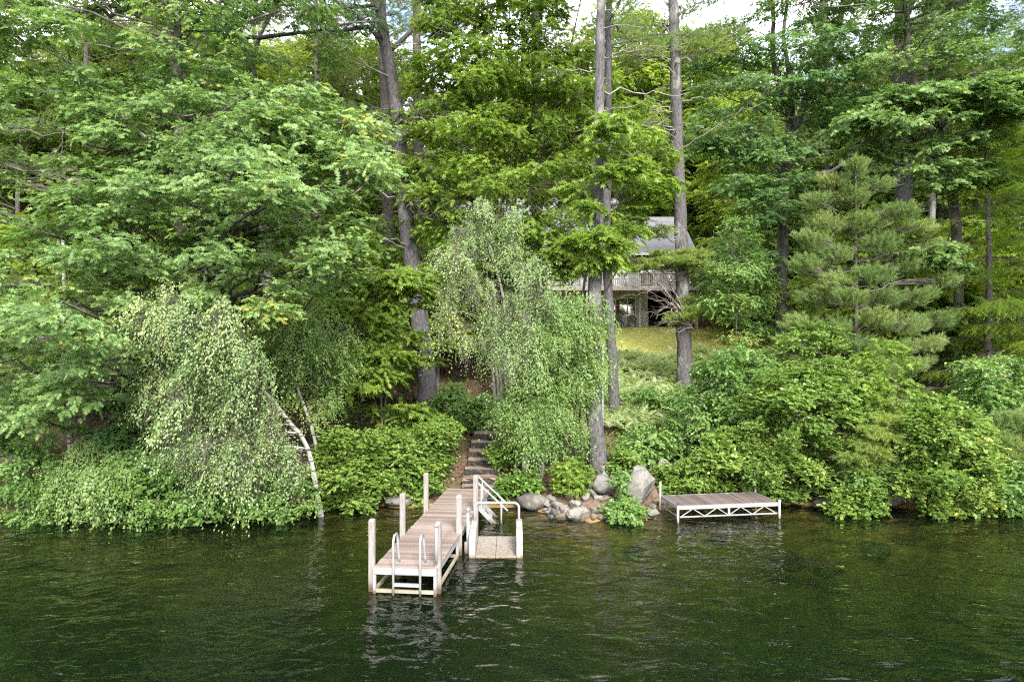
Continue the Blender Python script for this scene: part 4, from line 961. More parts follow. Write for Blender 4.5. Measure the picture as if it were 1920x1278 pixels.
# sapling maple left of the steps, tiers of leaves
b = grounded(718, 832, 24)
b2 = b+[.18, .05, 0]
ms_ = [(stem(b, [(716, 780, 24), (714, 735, 24), (712, 640, 24), (705, 540, 24)]), .055, .02), (stem(b2, [(722, 790, 24.05), (724, 740, 24.05), (740, 690, 24.05), (750, 620, 24.1)]), .04, .015)]
cl = fill([(600, 590), (640, 520), (760, 490), (800, 540), (800, 590), (700, 600)], 12, 24, 1.2, .75, .20, 1.1)
cl += fill([(640, 660), (700, 640), (745, 650), (740, 690), (690, 730), (640, 730)], 9, 23.2, 1.0, .75, .20, 1.1)
cl += fill([(700, 620), (760, 610), (830, 640), (790, 690), (710, 680)], 6, 23.4, .7, .6, .2, .8)
cl += fill([(600, 720), (660, 700), (700, 770), (610, 770)], 4, 23.8, .6, .6, .18)
cl += fill([(750, 760), (800, 770), (870, 795), (800, 825), (740, 800)], 7, 24.0, .7, .6, .18, 1.1)
make_tree('maple_sapling', 'light green maple sapling with twin thin stems and layered leaves, left of the steps', 'tree', ms_, cl, 'maple', 'maple', None, .25, flare=1.2, sides=8)

# large many stemmed maple in the centre
b = grounded(950, 760, 29.5)
mst = []
for k, tx in enumerate((800, 850, 890, 915, 955, 985, 1030, 1090)):
    bb = b+[(tx-940)*.0035, rng.normal()*.25, 0]
    mst.append((stem(bb, [(935+(tx-940)*.15, 560, 29.3+rng.normal()*.2), (935+(tx-940)*.35, 380, 29+rng.normal()*.4), (940+(tx-940)*.75, 160, 28.8+rng.normal()*.7), (940+(tx-940)*1.1, -30-abs(tx-940)*.3, 28.6+rng.normal()*1.0)]), .075, .02))
cl = fill([(765, 200), (800, 60), (850, -200), (1000, -200), (1060, 40), (1130, 150), (1215, 230), (1260, 320), (1200, 390), (1160, 450), (1100, 490), (1040, 520), (960, 500), (850, 480), (800, 410), (765, 320)], 165, 28.0, 3.0, .95, .42, 1.1)
cl += fill([(1040, 480), (1110, 440), (1175, 445), (1165, 480), (1100, 500), (1050, 520)], 7, 27.0, 1.0, .8, .26)
make_tree('maple_tree', 'tall many stemmed maple with bright yellow green leaves in the centre', 'tree', mst, cl, 'maple', 'maple', None, .45, flare=1.2, sides=8, twigs=.35)

# younger maple in front of the two pine trunks
b = grounded(1078, 800, 22.8)
yst = [(stem(b, [(1082, 660, 22.6), (1100, 500, 22.2), (1120, 380, 21.6), (1135, 260, 21.3)]), .075, .018), (stem(b+[.12, .1, 0], [(1100, 640, 22.7), (1150, 520, 22), (1190, 450, 21.6)]), .05, .015)]
cl = fill([(1060, 445), (1130, 430), (1180, 450), (1170, 480), (1110, 495), (1060, 485)], 5, 21.2, .7, .42, .22, .7)
cl += fill([(1090, 255), (1150, 235), (1190, 270), (1180, 320), (1120, 325)], 6, 21.0, .7, .45, .24, .6)
cl += fill([(1050, 345), (1110, 350), (1110, 390), (1060, 390)], 2, 21.3, .6, .42, .22, .6)
make_tree('maple_tree', 'slender young maple whose sprays veil the lichen patched pine trunk', 'tree', yst, cl, 'maple', 'maple', None, .45, flare=1.2, sides=8, twigs=.4)

# white pines
def pine(name, label, base, pts, r0, r1, bark_m, top, crown_z, L, nwh, style='pine', dead=(), extra_cl=(), extra=(), dens=.8, flare=1.45):
    path = stem(base, pts+[])
    last = path[-1]; path = path+[np.array([last[0]+.2, last[1], top])]
    cl = whorls(path, crown_z, top-.5, nwh, L[0], L[1], 1.0, .34, dens, None, .12)
    return make_tree(name, label, 'tree', [(path, r0, r1)], cl+list(extra_cl), style, bark_m, None, .1, extra=extra, dead=dead, twigs=.25, flare=flare)
b = grounded(806, 780, 28.5)
pts = [(782, 560, 28.5), (758, 380, 28.5), (743, 200, 28.5), (722, 80, 28.5), (705, -60, 28.5)]
pa = [b]+[P(*q) for q in pts]
pine('pine_tree', 'massive leaning pine left of the steps, bare limbs high up', b, pts, .42, .13, 'pine', 27, 18, (4, 1), 16,
     dead=pine_limbs(pa, 10, 20, 26, (2.0, 5.5), .045, .05, 7)+pine_limbs(pa, 6, 11, 8, (1.5, 3.5), .03, 0, 4),
     extra_cl=fill([(560, 230), (720, 200), (760, 280), (600, 330)], 8, 29.5, 2, .8, .25, .7),
     extra=[([P(722, 90, 28.5), P(690, 50, 28), P(640, 60, 27.5), P(600, 50, 27)], .12, .04, 'pine'), ([P(725, 100, 28.5), P(770, 60, 28.5), P(800, 10, 28.5), P(810, -60, 28.5)], .11, .05, 'pine'),
            ([P(715, 30, 28.5), P(700, 10, 28), P(650, 15, 27.5), P(590, -30, 27)], .10, .04, 'pine')])
b = grounded(1126, 885, 22.0)
pts = [(1113, 740, 22.0), (1114, 600, 22.0), (1120, 400, 22.0), (1124, 150, 22.0), (1128, -50, 22.0)]
pa = [b]+[P(*q) for q in pts]
pine('pine_tree', 'tall lichen patched pine by the rock pile, its flared root above the stones', b, pts, .27, .06, 'pinelichen', 25, 17, (3.6, .8), 14,
     dead=pine_limbs(pa, 9, 17, 16, (1.2, 3.2), .026, .05, 5))
b = grounded(1155, 785, 27.2)
pts = [(1146, 640, 27.2), (1138, 480, 27.2), (1140, 200, 27.2), (1143, -60, 27.2)]
pa = [b]+[P(*q) for q in pts]
pine('pine_tree', 'slimmer straight pine just behind the lichen patched one', b, pts, .22, .09, 'pine', 24, 16, (3.2, .8), 12, dead=pine_limbs(pa, 8, 17, 14, (1, 3), .022, .05, 5))
b = grounded(1286, 745, 30.5)
pts = [(1281, 600, 30.5), (1275, 400, 30.5), (1268, 200, 30.5), (1262, 0, 30.5), (1257, -100, 30.5)]
pa = [b]+[P(*q) for q in pts]
dl = []
q0 = P(1296, 612, 30.2)
for k in range(38):                                           # the tangle of dead boughs in front of the deck
    u_ = rng.uniform(0, .75); ax_ = 1302-105*u_; ay_ = 618-125*u_; a_ = P(ax_, ay_, 30.1-.6*u_+rng.normal()*.1); e = P(ax_-rng.uniform(-25, 75), ay_+rng.uniform(-55, 30), 29.5+rng.normal()*.5)
    dl.append((limb_curve(a_, e, rng.uniform(-.10, .12), 8, .03), rng.uniform(.010, .022), 6))
dl.append((wobble(smooth_path([P(1300, 618, 30.3), P(1262, 560, 29.8), P(1225, 520, 29.6), P(1180, 478, 29.5)], .3), .02), .055, 8))
dl.append((wobble(smooth_path([P(1305, 610, 30.3), P(1268, 555, 29.9), P(1240, 505, 29.8), P(1215, 480, 29.7)], .3), .02), .045, 8))
rt = pine('pine_tree', 'flaky pine in front of the house, dead boughs tangled round its trunk', b, pts, .34, .17, 'pinelichen', 26, 18.5, (3.6, .8), 14,
     dead=pine_limbs(pa, 13, 20, 20, (1.5, 4.2), .035, .03, 6)+dl,
     extra_cl=[])
# its yellowing living tufts
cl = fill([(1150, 500), (1200, 485), (1300, 488), (1290, 502), (1180, 506)], 9, 29.4, .6, .42, .12, .9)+fill([(1240, 475), (1320, 470), (1338, 492), (1300, 500)], 6, 29.8, .5, .42, .12, .9)
cl += fill([(1265, 560), (1320, 560), (1330, 590), (1280, 600)], 5, 30, .4, .45, .15, .7)+fill([(1150, 405), (1260, 415), (1255, 445), (1180, 440)], 8, 29.9, .6, .5, .12, .6)
cl += fill([(1150, 60), (1250, 30), (1255, 90), (1180, 120)], 7, 30.6, 1.2, .6, .16, .6)
cl += fill([(1275, 80), (1370, 60), (1400, 90), (1300, 110)], 7, 30.5, 1.2, .8, .16, .8)+fill([(1140, 205), (1180, 215), (1255, 240), (1330, 265), (1200, 260)], 9, 30.6, 1.2, .7, .16, .7)
bs_ = add_clusters(rt, b, cl, 'pineold')
tbb = Tubes()
for (c, *_), q in zip(cl, bs_):
    p = smooth_path(pa, .3); i = int((np.abs(p[:, 2]-(c[2]-.2))).argmin()); cv = limb_curve(p[i], c, .08, 8, .03); tbb.add(cv, np.linspace(.03, .008, 8), 4)
    for e in q[::3]: tbb.add(np.array([cv[5], (cv[6]+e)/2, e]), [.008, .006, .003], 3)
o = obj('twig', tbb.mesh('twig', B['dead'], b), rt); o['kind'] = 'stuff'
for (px, d, r, lb, toppx) in ((735, 34, .33, 'dark pine trunk close behind the massive leaning pine, on its left', 715), (790, 36.5, .36, 'dark pine trunk close behind the massive leaning pine, on its right', 780), (1008, 32.5, .33, 'dark straight pine trunk rising behind the centre maple', 1005),
                              (1548, 40, .40, 'grey pine trunk seen between the forked oak and the young pine', 1545)):
    b = grounded(px, 0, d); pts = [(px+(toppx-px)*t, 700-760*t, d) for t in (.3, .6, 1)]
    pa = [b]+[P(*q) for q in pts]
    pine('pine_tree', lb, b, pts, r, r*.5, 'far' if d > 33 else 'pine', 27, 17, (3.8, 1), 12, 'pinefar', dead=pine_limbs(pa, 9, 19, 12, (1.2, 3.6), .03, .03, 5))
b = grounded(1702, 690, 35)
pts = [(1700, 560, 35), (1696, 400, 35), (1690, 230, 35), (1690, 60, 35), (1690, -80, 35)]
pa = [b]+[P(*q) for q in pts]
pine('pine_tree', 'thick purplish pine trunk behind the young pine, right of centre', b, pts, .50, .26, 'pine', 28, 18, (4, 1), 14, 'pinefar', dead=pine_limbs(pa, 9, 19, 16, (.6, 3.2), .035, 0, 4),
     extra_cl=fill([(1640, 470), (1760, 440), (1800, 470), (1700, 510)], 6, 33.5, 1, .8, .2, .9))
b = grounded(1735, 690, 33.5)
make_tree('hardwood_tree', 'thin lichened grey trunk just right of the thick purplish pine', 'tree', [(stem(b, [(1738, 500, 33.5), (1748, 400, 33.5), (1744, 290, 33.5), (1735, 150, 33.5), (1740, -50, 33.5)]), .19, .09)],
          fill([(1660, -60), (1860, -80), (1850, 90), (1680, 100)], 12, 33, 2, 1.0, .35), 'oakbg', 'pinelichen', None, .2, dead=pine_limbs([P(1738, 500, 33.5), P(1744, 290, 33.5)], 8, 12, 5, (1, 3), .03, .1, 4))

# forked oak right of the house
b = grounded(1464, 690, 33)
kst = [(stem(b, [(1467, 560, 33), (1468, 420, 33), (1474, 300, 33), (1500, 220, 33), (1535, 130, 33), (1575, 40, 33), (1590, -120, 33)]), .31, .10)]
kex = [([P(1474, 305, 33), P(1478, 220, 32.8), P(1452, 130, 32.6), P(1450, 20, 32.5), P(1440, -120, 32.5)], .16, .06, 'oak'), ([P(1488, 250, 33), P(1482, 160, 33), P(1470, 60, 33.3), P(1490, -80, 33.5)], .14, .05, 'oak'),
       ([P(1472, 350, 33), P(1510, 332, 32), P(1560, 320, 31.3), P(1600, 288, 30.8), P(1625, 250, 30.4)], .14, .05, 'pinelichen'), ([P(1466, 420, 33), P(1440, 400, 32.3), P(1420, 370, 31.8)], .08, .03, 'oak')]
cl = fill([(1375, 330), (1480, 335), (1520, 370), (1500, 410), (1420, 410), (1370, 370)], 10, 31.2, .9, .8, .28, 1.2)
cl += fill([(1290, 250), (1380, 240), (1520, 250), (1510, 290), (1400, 310), (1310, 290)], 14, 31.5, 1.4, .9, .26, 1.1)
cl += fill([(1300, 110), (1370, 40), (1440, -100), (1640, -100), (1640, 60), (1600, 130), (1500, 170), (1430, 240), (1330, 210)], 44, 32, 2.4, 1.0, .32, 1.0)
cl += fill([(1480, 150), (1610, 130), (1660, 210), (1560, 240)], 10, 31, 1.4, .9, .28, 1.0)
cl += fill([(1380, 460), (1460, 450), (1470, 490), (1400, 500)], 3, 32, .6, .6, .2)
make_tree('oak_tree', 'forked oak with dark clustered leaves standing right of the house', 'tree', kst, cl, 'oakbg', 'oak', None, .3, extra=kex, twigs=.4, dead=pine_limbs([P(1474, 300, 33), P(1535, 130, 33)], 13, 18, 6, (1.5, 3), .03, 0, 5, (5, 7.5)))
# oak at the upper right, its trunk hidden by the young pine and hemlocks
b = grounded(1790, 720, 29.5)
nst = [(stem(b, [(1795, 560, 29.5), (1790, 400, 29.5), (1760, 280, 29.3), (1720, 180, 29), (1700, 40, 29), (1710, -140, 29)]), .28, .08)]
nex = [([P(1770, 310, 29.3), P(1700, 265, 28), P(1640, 262, 27.2), P(1590, 280, 26.8)], .09, .03, 'pinelichen'), ([P(1780, 330, 29.4), P(1850, 250, 28.5), P(1910, 220, 27.5)], .09, .03, 'oak')]
cl = fill([(1585, 235), (1640, 185), (1760, 150), (1780, 210), (1680, 250)], 14, 26.4, 1.0, .72, .22, 1.25)
cl += fill([(1750, 190), (1830, 150), (1920, 155), (1925, 205), (1820, 235)], 13, 26.6, 1.0, .72, .22, 1.25)
cl += fill([(1590, 280), (1760, 250), (1900, 250), (1850, 340), (1740, 350), (1640, 300)], 16, 28, 1.2, .8, .24)
cl += fill([(1620, 60), (1700, -100), (1960, -100), (1960, 140), (1760, 145), (1640, 140)], 30, 28.5, 2.5, .95, .32)
cl += fill([(1400, -200), (1990, -200), (1980, 20), (1400, 10)], 28, 30.5, 2.5, .9, .4, .9)
cl += fill([(1700, 470), (1790, 460), (1800, 500), (1720, 500)], 5, 27, .6, .6, .22)
make_tree('oak_tree', 'oak at the upper right with broad flat sprays of bluish green leaves', 'tree', nst, cl, 'oak', 'oak', None, .25, extra=nex, twigs=.45, dead=pine_limbs([P(1795, 560, 29.5), P(1760, 280, 29.3)], 8, 13, 7, (1.5, 3.5), .025, .1, 5))

# young white pine in the right middle
b = grounded(1605, 735, 27)
yst = [(stem(b, [(1605, 600, 27), (1605, 450, 27), (1604, 300, 27)]), .12, .02)]
cl = []
for (x, y, rx) in ((1604, 315, .3), (1560, 345, .4), (1650, 350, .4), (1600, 370, .5), (1530, 380, .45), (1545, 420, .6), (1620, 420, .6), (1690, 400, .55), (1520, 450, .5), (1560, 480, .6), (1650, 460, .65), (1720, 430, .5), (1510, 500, .5), (1570, 530, .6), (1640, 520, .6), (1700, 500, .6), (1750, 470, .45),
                   (1530, 560, .6), (1590, 560, .5), (1660, 560, .65), (1720, 560, .6), (1770, 530, .4), (1500, 610, .6), (1560, 620, .6), (1640, 600, .6), (1700, 610, .7), (1760, 600, .5), (1480, 640, .45), (1540, 660, .6), (1620, 650, .65), (1680, 660, .6), (1740, 650, .5), (1580, 690, .55), (1650, 695, .6), (1710, 690, .5)):
    off = abs(x-1605)/60.
    cl.append((P(x, y, 27-rng.uniform(.1, 1.5)*(1.25-min(off*.35, 1))), np.array([rx*1.08, rx*1.08, rx*.62]), 1.15*rx/.5))
    if rng.random() < .95: cl.append((P(x+rng.normal()*20, y+rng.normal()*15, 27+rng.uniform(.2, 1.4)), np.array([rx, rx, rx*.5]), .8*rx/.5))
make_tree('young_pine', 'soft grey green young pine with a thin pale stem right of the house', 'tree', yst, cl, 'pine', 'maple', None, .15, flare=1.2, sides=8, twigs=.7)

# hemlocks at the right edge
for (px, d, h, lb) in ((1850, 28, 12.5, 'drooping hemlock with dark layered sprays near the right edge'), (1985, 25.5, 13, 'hemlock cut off by the right edge of the picture, brighter spray tips'), (1925, 33, 17, 'tallest hemlock behind the others at the right edge')):
    b = grounded(px, 0, d); path = [b, b+[.1, 0, h*.5], b+[0, .1, h]]
    cl = whorls(path, b[2]+1.0, b[2]+h-.3, 46, 3.1, .4, .75, .16, 1.1, None, -.10)
    make_tree('hemlock_tree', lb, 'tree', [(path, .2, .03)], cl, 'hemlock', 'far', None, -.05, twigs=.4)

# ------------------------------------------------------------------ shrubs along the bank
LOWTREES.update(['alder_shrub', 'shrub', 'blueberry_shrub', 'sapling', 'young_pine'])
def shrub(name, label, poly, n, d, dth, style, rw=.42, rh=.3, dens=1., base_px=None, bark_m='maple', stems=5, cat='shrub', d2=None, group=None):
    pl = np.array(poly, float); cx = pl[:, 0].mean() if base_px is None else base_px
    x = (cx-960)*(d+.5)/F; y = max(d+.5, float(shore(x))+.25); b = np.array([x, y, gz(x, y)-.08])
    topz = P(cx, pl[:, 1].min(), d)[2]; wpx = (pl[:, 0].max()-pl[:, 0].min())*d/F
    sts = []
    for k in range(stems):
        bb = b+[rng.normal()*.14, rng.normal()*.14, 0]
        t_ = np.array([b[0]+rng.uniform(-.3, .3)*wpx, d+rng.normal()*.35*dth, b[2]+(topz-b[2])*rng.uniform(.55, .85)])
        sts.append(([bb, (bb*.55+t_*.45)+[0, 0, .12], t_], .024, .008))
    cl = fill(poly, n, d, dth, rw, rh, dens, d2)
    return make_tree(name, label, cat, sts, cl, style, bark_m, group, .4, flare=1.1, sides=5, twigs=.3)
shrub('shrub', 'bright leafy shrub hanging over the water at the far left corner', [(-50, 820), (60, 800), (120, 850), (110, 960), (40, 985), (-50, 930)], 17, 19.6, 1., 'leafy', .42, .32)
shrub('shrub', 'shrub dipping into the water just right of the corner shrub, far left', [(100, 850), (190, 830), (260, 880), (250, 960), (170, 975), (90, 950)], 15, 19.3, .9, 'birchd', .42, .3)
shrub('shrub', 'low shrub under the drooping birch, its left neighbour', [(240, 870), (330, 880), (400, 930), (380, 975), (260, 985), (230, 940)], 15, 19.2, .8, 'leafy', .4, .28)
shrub('shrub', 'low shrub in the shade beneath the drooping birch', [(380, 900), (520, 890), (600, 910), (590, 955), (450, 965), (380, 960)], 14, 19.6, .7, 'leafy', .4, .26)
shrub('alder_shrub', 'light green bush with small leaves on the bank at the left under the oak', [(-40, 640), (70, 640), (110, 720), (90, 800), (-40, 810)], 16, 22, 1, 'leafy', .5, .35)
shrub('oak_sapling', 'deep green oak sapling between the shrubs and the drooping birch', [(180, 750), (300, 740), (340, 820), (320, 900), (210, 920), (160, 850)], 17, 19.9, .7, 'oakbg', .55, .25, .8, None, 'oak', 3, 'tree')
shrub('alder_shrub', 'bright round leaved bush between the drooping birch and the left posts', [(596, 840), (640, 810), (700, 815), (715, 905), (690, 948), (620, 958), (590, 920)], 28, 20.7, .8, 'alder', .38, .28, 1.1)
shrub('alder_shrub', 'bright round leaved bush behind the middle left post of the dock', [(690, 830), (760, 815), (800, 850), (800, 930), (720, 932), (690, 900)], 22, 21.5, .7, 'alder', .38, .28, 1.1)
shrub('alder_shrub', 'bush hugging the left side of the stone steps', [(770, 800), (815, 780), (845, 800), (840, 860), (825, 910), (780, 925)], 20, 22.0, .7, 'alder', .36, .26, 1.1)
shrub('shrub', 'yellow green leaved low plant on the right side of the steps', [(922, 840), (960, 830), (975, 870), (930, 880)], 7, 22.5, .4, 'alder', .28, .2)
s_ = shrub('shrub', 'fresh green low bush on the bank above the handrails', [(940, 905), (985, 895), (998, 912), (980, 922), (940, 925)], 9, 21.5, .5, 'alder', .3, .2, 1.1)
for c in s_.children:
    if c.name.startswith('leaf_cluster'): c.material_slots[0].link = 'OBJECT'; c.material_slots[0].material = G['lime']
shrub('sapling', 'rounded maple bush with reddish tips between the birch and the rocks', [(1052, 880), (1072, 862), (1095, 878), (1096, 905), (1070, 918), (1054, 910)], 11, 20.7, .45, 'sprig', .36, .24, .7, None, 'maple', 3)
shrub('blueberry_shrub', 'small leaved shrub growing over the rocks below the tall boulder', [(1150, 950), (1172, 940), (1195, 952), (1190, 960), (1160, 962)], 7, 19.4, .3, 'leafy', .22, .15, .6)
shrub('blueberry_shrub', 'thin shrub strand climbing the left edge of the tall boulder', [(1160, 890), (1168, 885), (1168, 935), (1162, 938)], 4, 19.85, .15, 'leafy', .16, .15, .5)
shrub('alder_shrub', 'yellow green bush behind the left end of the side dock', [(1240, 880), (1285, 865), (1335, 880), (1335, 922), (1250, 922)], 20, 21.6, .6, 'alder', .36, .24, 1.1)
shrub('alder_shrub', 'bush behind the right end of the side dock', [(1320, 840), (1380, 815), (1430, 850), (1430, 925), (1330, 922)], 24, 21.7, .7, 'alder', .4, .28, 1.1)
shrub('sapling', 'tall loose sapling with reddish stems uphill of the side dock', [(1240, 820), (1310, 700), (1370, 660), (1430, 680), (1440, 790), (1380, 830), (1290, 850)], 34, 23.5, 1.2, 'leafy', .5, .3, .9, 1370)
shrub('sapling', 'slender young tree with fresh leaves right of the house', [(1350, 420), (1385, 400), (1425, 470), (1440, 600), (1390, 660), (1345, 600), (1335, 500)], 24, 29, 1.2, 'leafy', .6, .4, .9, 1375, 'maple', 2, 'tree')
shrub('alder_shrub', 'widest bright alder bush on the right bank, left of the dark boulders', [(1405, 760), (1460, 690), (1560, 680), (1620, 760), (1620, 840), (1550, 900), (1490, 930), (1420, 930), (1390, 850)], 52, 21.3, 1.3, 'alder', .46, .34, 1.15)
shrub('alder_shrub', 'bright alder bush dipping to the water near the right edge', [(1690, 840), (1715, 780), (1760, 750), (1825, 790), (1860, 860), (1850, 935), (1800, 970), (1735, 955), (1700, 910)], 46, 19.8, 1.0, 'alder', .42, .32, 1.2)
shrub('alder_shrub', 'low overhanging bush between the two dark boulders', [(1570, 925), (1630, 910), (1650, 945), (1610, 975), (1575, 965)], 10, 20, .4, 'alder', .3, .2)
shrub('sapling', 'pale maple sapling rising between the two bright alders', [(1600, 690), (1660, 650), (1710, 690), (1700, 800), (1660, 880), (1600, 850)], 24, 21.6, .9, 'sprig', .42, .26, .6, None, 'maple', 3)
shrub('sapling', 'leafy sapling at the foot of the hemlocks near the right edge', [(1800, 690), (1870, 660), (1930, 700), (1930, 790), (1850, 800)], 20, 23, .9, 'leafy', .48, .3)
shrub('alder_shrub', 'dark bush at the waterline in the right corner', [(1860, 890), (1960, 860), (1960, 980), (1880, 975)], 16, 20, .7, 'leafy', .42, .3)
shrub('pine_sapling', 'grey green pine sapling reaching in from the right edge above the water', [(1840, 800), (1960, 780), (1960, 900), (1880, 900), (1835, 850)], 20, 20.6, .7, 'pine', .40, .2, .9, 1930, 'maple', 1, 'tree')
s_ = shrub('pine_sapling', 'brownish needled pine sapling between the bright alders', [(1630, 790), (1690, 770), (1690, 880), (1640, 905), (1600, 880)], 14, 20.2, .5, 'pineold', .36, .13, 1.0, 1680, 'maple', 1, 'tree')
shrub('shrub', 'leafy undergrowth bush in front of the young pine', [(1440, 640), (1560, 620), (1620, 680), (1560, 740), (1450, 730)], 18, 25.5, .9, 'alder', .5, .3, .8)
shrub('shrub', 'shaded bush left of the massive leaning pine', [(620, 560), (700, 560), (720, 660), (630, 680)], 10, 27, 1, 'leafy', .6, .4)

shrub('shrub', 'low green shrub on the slope just above the top stone step', [(850, 765), (900, 745), (945, 770), (905, 800), (855, 795)], 10, 26.5, .8, 'leafy', .4, .22, .9)
shrub('shrub', 'ferny green shrub between the massive pine foot and the steps', [(815, 745), (860, 720), (880, 760), (830, 780)], 7, 28, .8, 'leafy', .4, .24, .8)
shrub('shrub', 'pale low shrub on the fern slope between the two pine trunks', [(1175, 740), (1225, 725), (1250, 770), (1190, 790)], 9, 27.5, .8, 'leafy', .4, .2, .8)
shrub('shrub', 'low leafy shrub on the bank above the tall boulder', [(1165, 820), (1210, 800), (1250, 830), (1230, 865), (1175, 860)], 11, 23, .7, 'leafy', .34, .2, .8)
shrub('shrub', 'small shrub at the foot of the flaky pine', [(1250, 740), (1300, 720), (1325, 760), (1260, 785)], 9, 27.2, .7, 'leafy', .4, .24, .8)
shrub('shrub', 'yellow green shrub beside the big pine root, on its right', [(1150, 850), (1185, 845), (1190, 875), (1155, 875)], 6, 21.8, .4, 'alder', .26, .16, .8)
shrub('shrub', 'dark leafy bush poking out between the two bright alders at the water', [(1600, 880), (1650, 860), (1670, 900), (1620, 920)], 8, 20.3, .4, 'leafy', .36, .24, .9)
shrub('shrub', 'deep green bush between the side dock and the widest alder', [(1400, 870), (1435, 860), (1450, 900), (1420, 905)], 7, 21.2, .4, 'leafy', .36, .24, .9)
# ------------------------------------------------------------------ the wood behind: a few kinds, each tree a thing
def proto(name, label, style, h, shape, nb, group, rt=.22, bark_m='far', crown0=.3, Lm=3.2, dens=1., deadn=0):
    path = [np.array([0, 0, -.3]), np.array([.15, .1, h*.4]), np.array([-.1, .2, h*.75]), np.array([0, .1, h])]
    cl = []
    for k in range(nb):
        t = (k+rng.random())/nb; z = h*(crown0+(1-crown0)*t); L = Lm*shape(t)*rng.uniform(.5, 1.1); a = k*2.4+rng.normal()*.5
        cl.append((np.array([math.cos(a)*L, math.sin(a)*L, z+.1*L]), np.array([1.15, 1.15, .5]), dens, rng.uniform(.75, 1.25)))
    dd = pine_limbs(path, h*.25, h*.75, deadn, (1, 3), .03, 0, 4) if deadn else ()
    return make_tree(name, label, 'tree', [(path, rt, .04)], cl, style, bark_m, group, .3, limbs=True, dead=dd, twigs=.03, joined=True)
LOWTREES.update(['wood_maple', 'wood_beech', 'wood_pine', 'wood_hemlock', 'understory_tree'])
egg = lambda t: .35+1.0*math.sin(math.pi*min(1, .15+.85*t))
cone = lambda t: 1.05-.9*t
GRP = 'trees of the wood on the slope behind'
protos = [proto('wood_maple', 'yellow green leafy tree', 'far', 17, egg, 74, GRP, Lm=3.2),
          proto('wood_maple', 'yellow green leafy tree', 'far', 20, egg, 84, GRP, Lm=3.6, crown0=.4),
          proto('wood_beech', 'deep green leafy tree', 'fardark', 18, egg, 76, GRP, Lm=3.3),
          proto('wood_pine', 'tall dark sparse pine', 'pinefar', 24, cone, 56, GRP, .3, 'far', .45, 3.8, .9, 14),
          proto('wood_hemlock', 'dark layered hemlock', 'hemlock', 16, cone, 56, GRP, .2, 'far', .12, 3.0, .8)]
under = [proto('understory_tree', 'low yellow green understory tree', 'far', 6.5, egg, 30, 'understory trees in the shade of the wood', .08, 'far', .25, 2.2, .9),
         proto('understory_tree', 'low deep green understory tree', 'fardark', 5.5, egg, 28, 'understory trees in the shade of the wood', .07, 'far', .15, 2.2, .9)]
def copy_tree(root, loc, rz, s, label=None):
    r = root.copy(); COL.objects.link(r); r.location = loc; r.rotation_euler = (0, 0, rz); r.scale = (s, s, s)
    for c in root.children:
        k = c.copy(); COL.objects.link(k); k.parent = r
    return r
used = set(); row_n = {}
def zone(px, d):
    z = ('at the far left' if px < 110 else 'behind the leaning oak' if px < 430 else 'left of the massive pine' if px < 730 else 'behind the centre maple' if px < 1010 else
         'behind the house' if px < 1290 else 'right of the house' if px < 1450 else 'behind the forked oak' if px < 1580 else 'behind the young pine' if px < 1760 else 'behind the hemlocks' if px < 1925 else 'at the far right')
    r = 'nearest rank' if d < 34 else 'second rank' if d < 41 else 'third rank' if d < 48 else 'fourth rank' if d < 58 else 'fifth rank' if d < 68 else 'farthest rank'
    return z+', '+r
def put(pr, px, d, s=1.):
    x = (px-960)*d/F; loc = (x, d, gz(x, d)-.1); rz = rng.uniform(0, 6.28)
    lb = pr['label'] if pr.name in used else pr['label']
    if pr.name not in used:
        used.add(pr.name); pr['kindlabel'] = pr['label']; r = pr; pr.location = loc; pr.rotation_euler = (0, 0, rz); pr.scale = (s, s, s)
    else: r = copy_tree(pr, loc, rz, s)
    r['label'] = pr['kindlabel']+' '+zone(px, d)
    return r
A, A2, Bd, Pn, Hm = protos
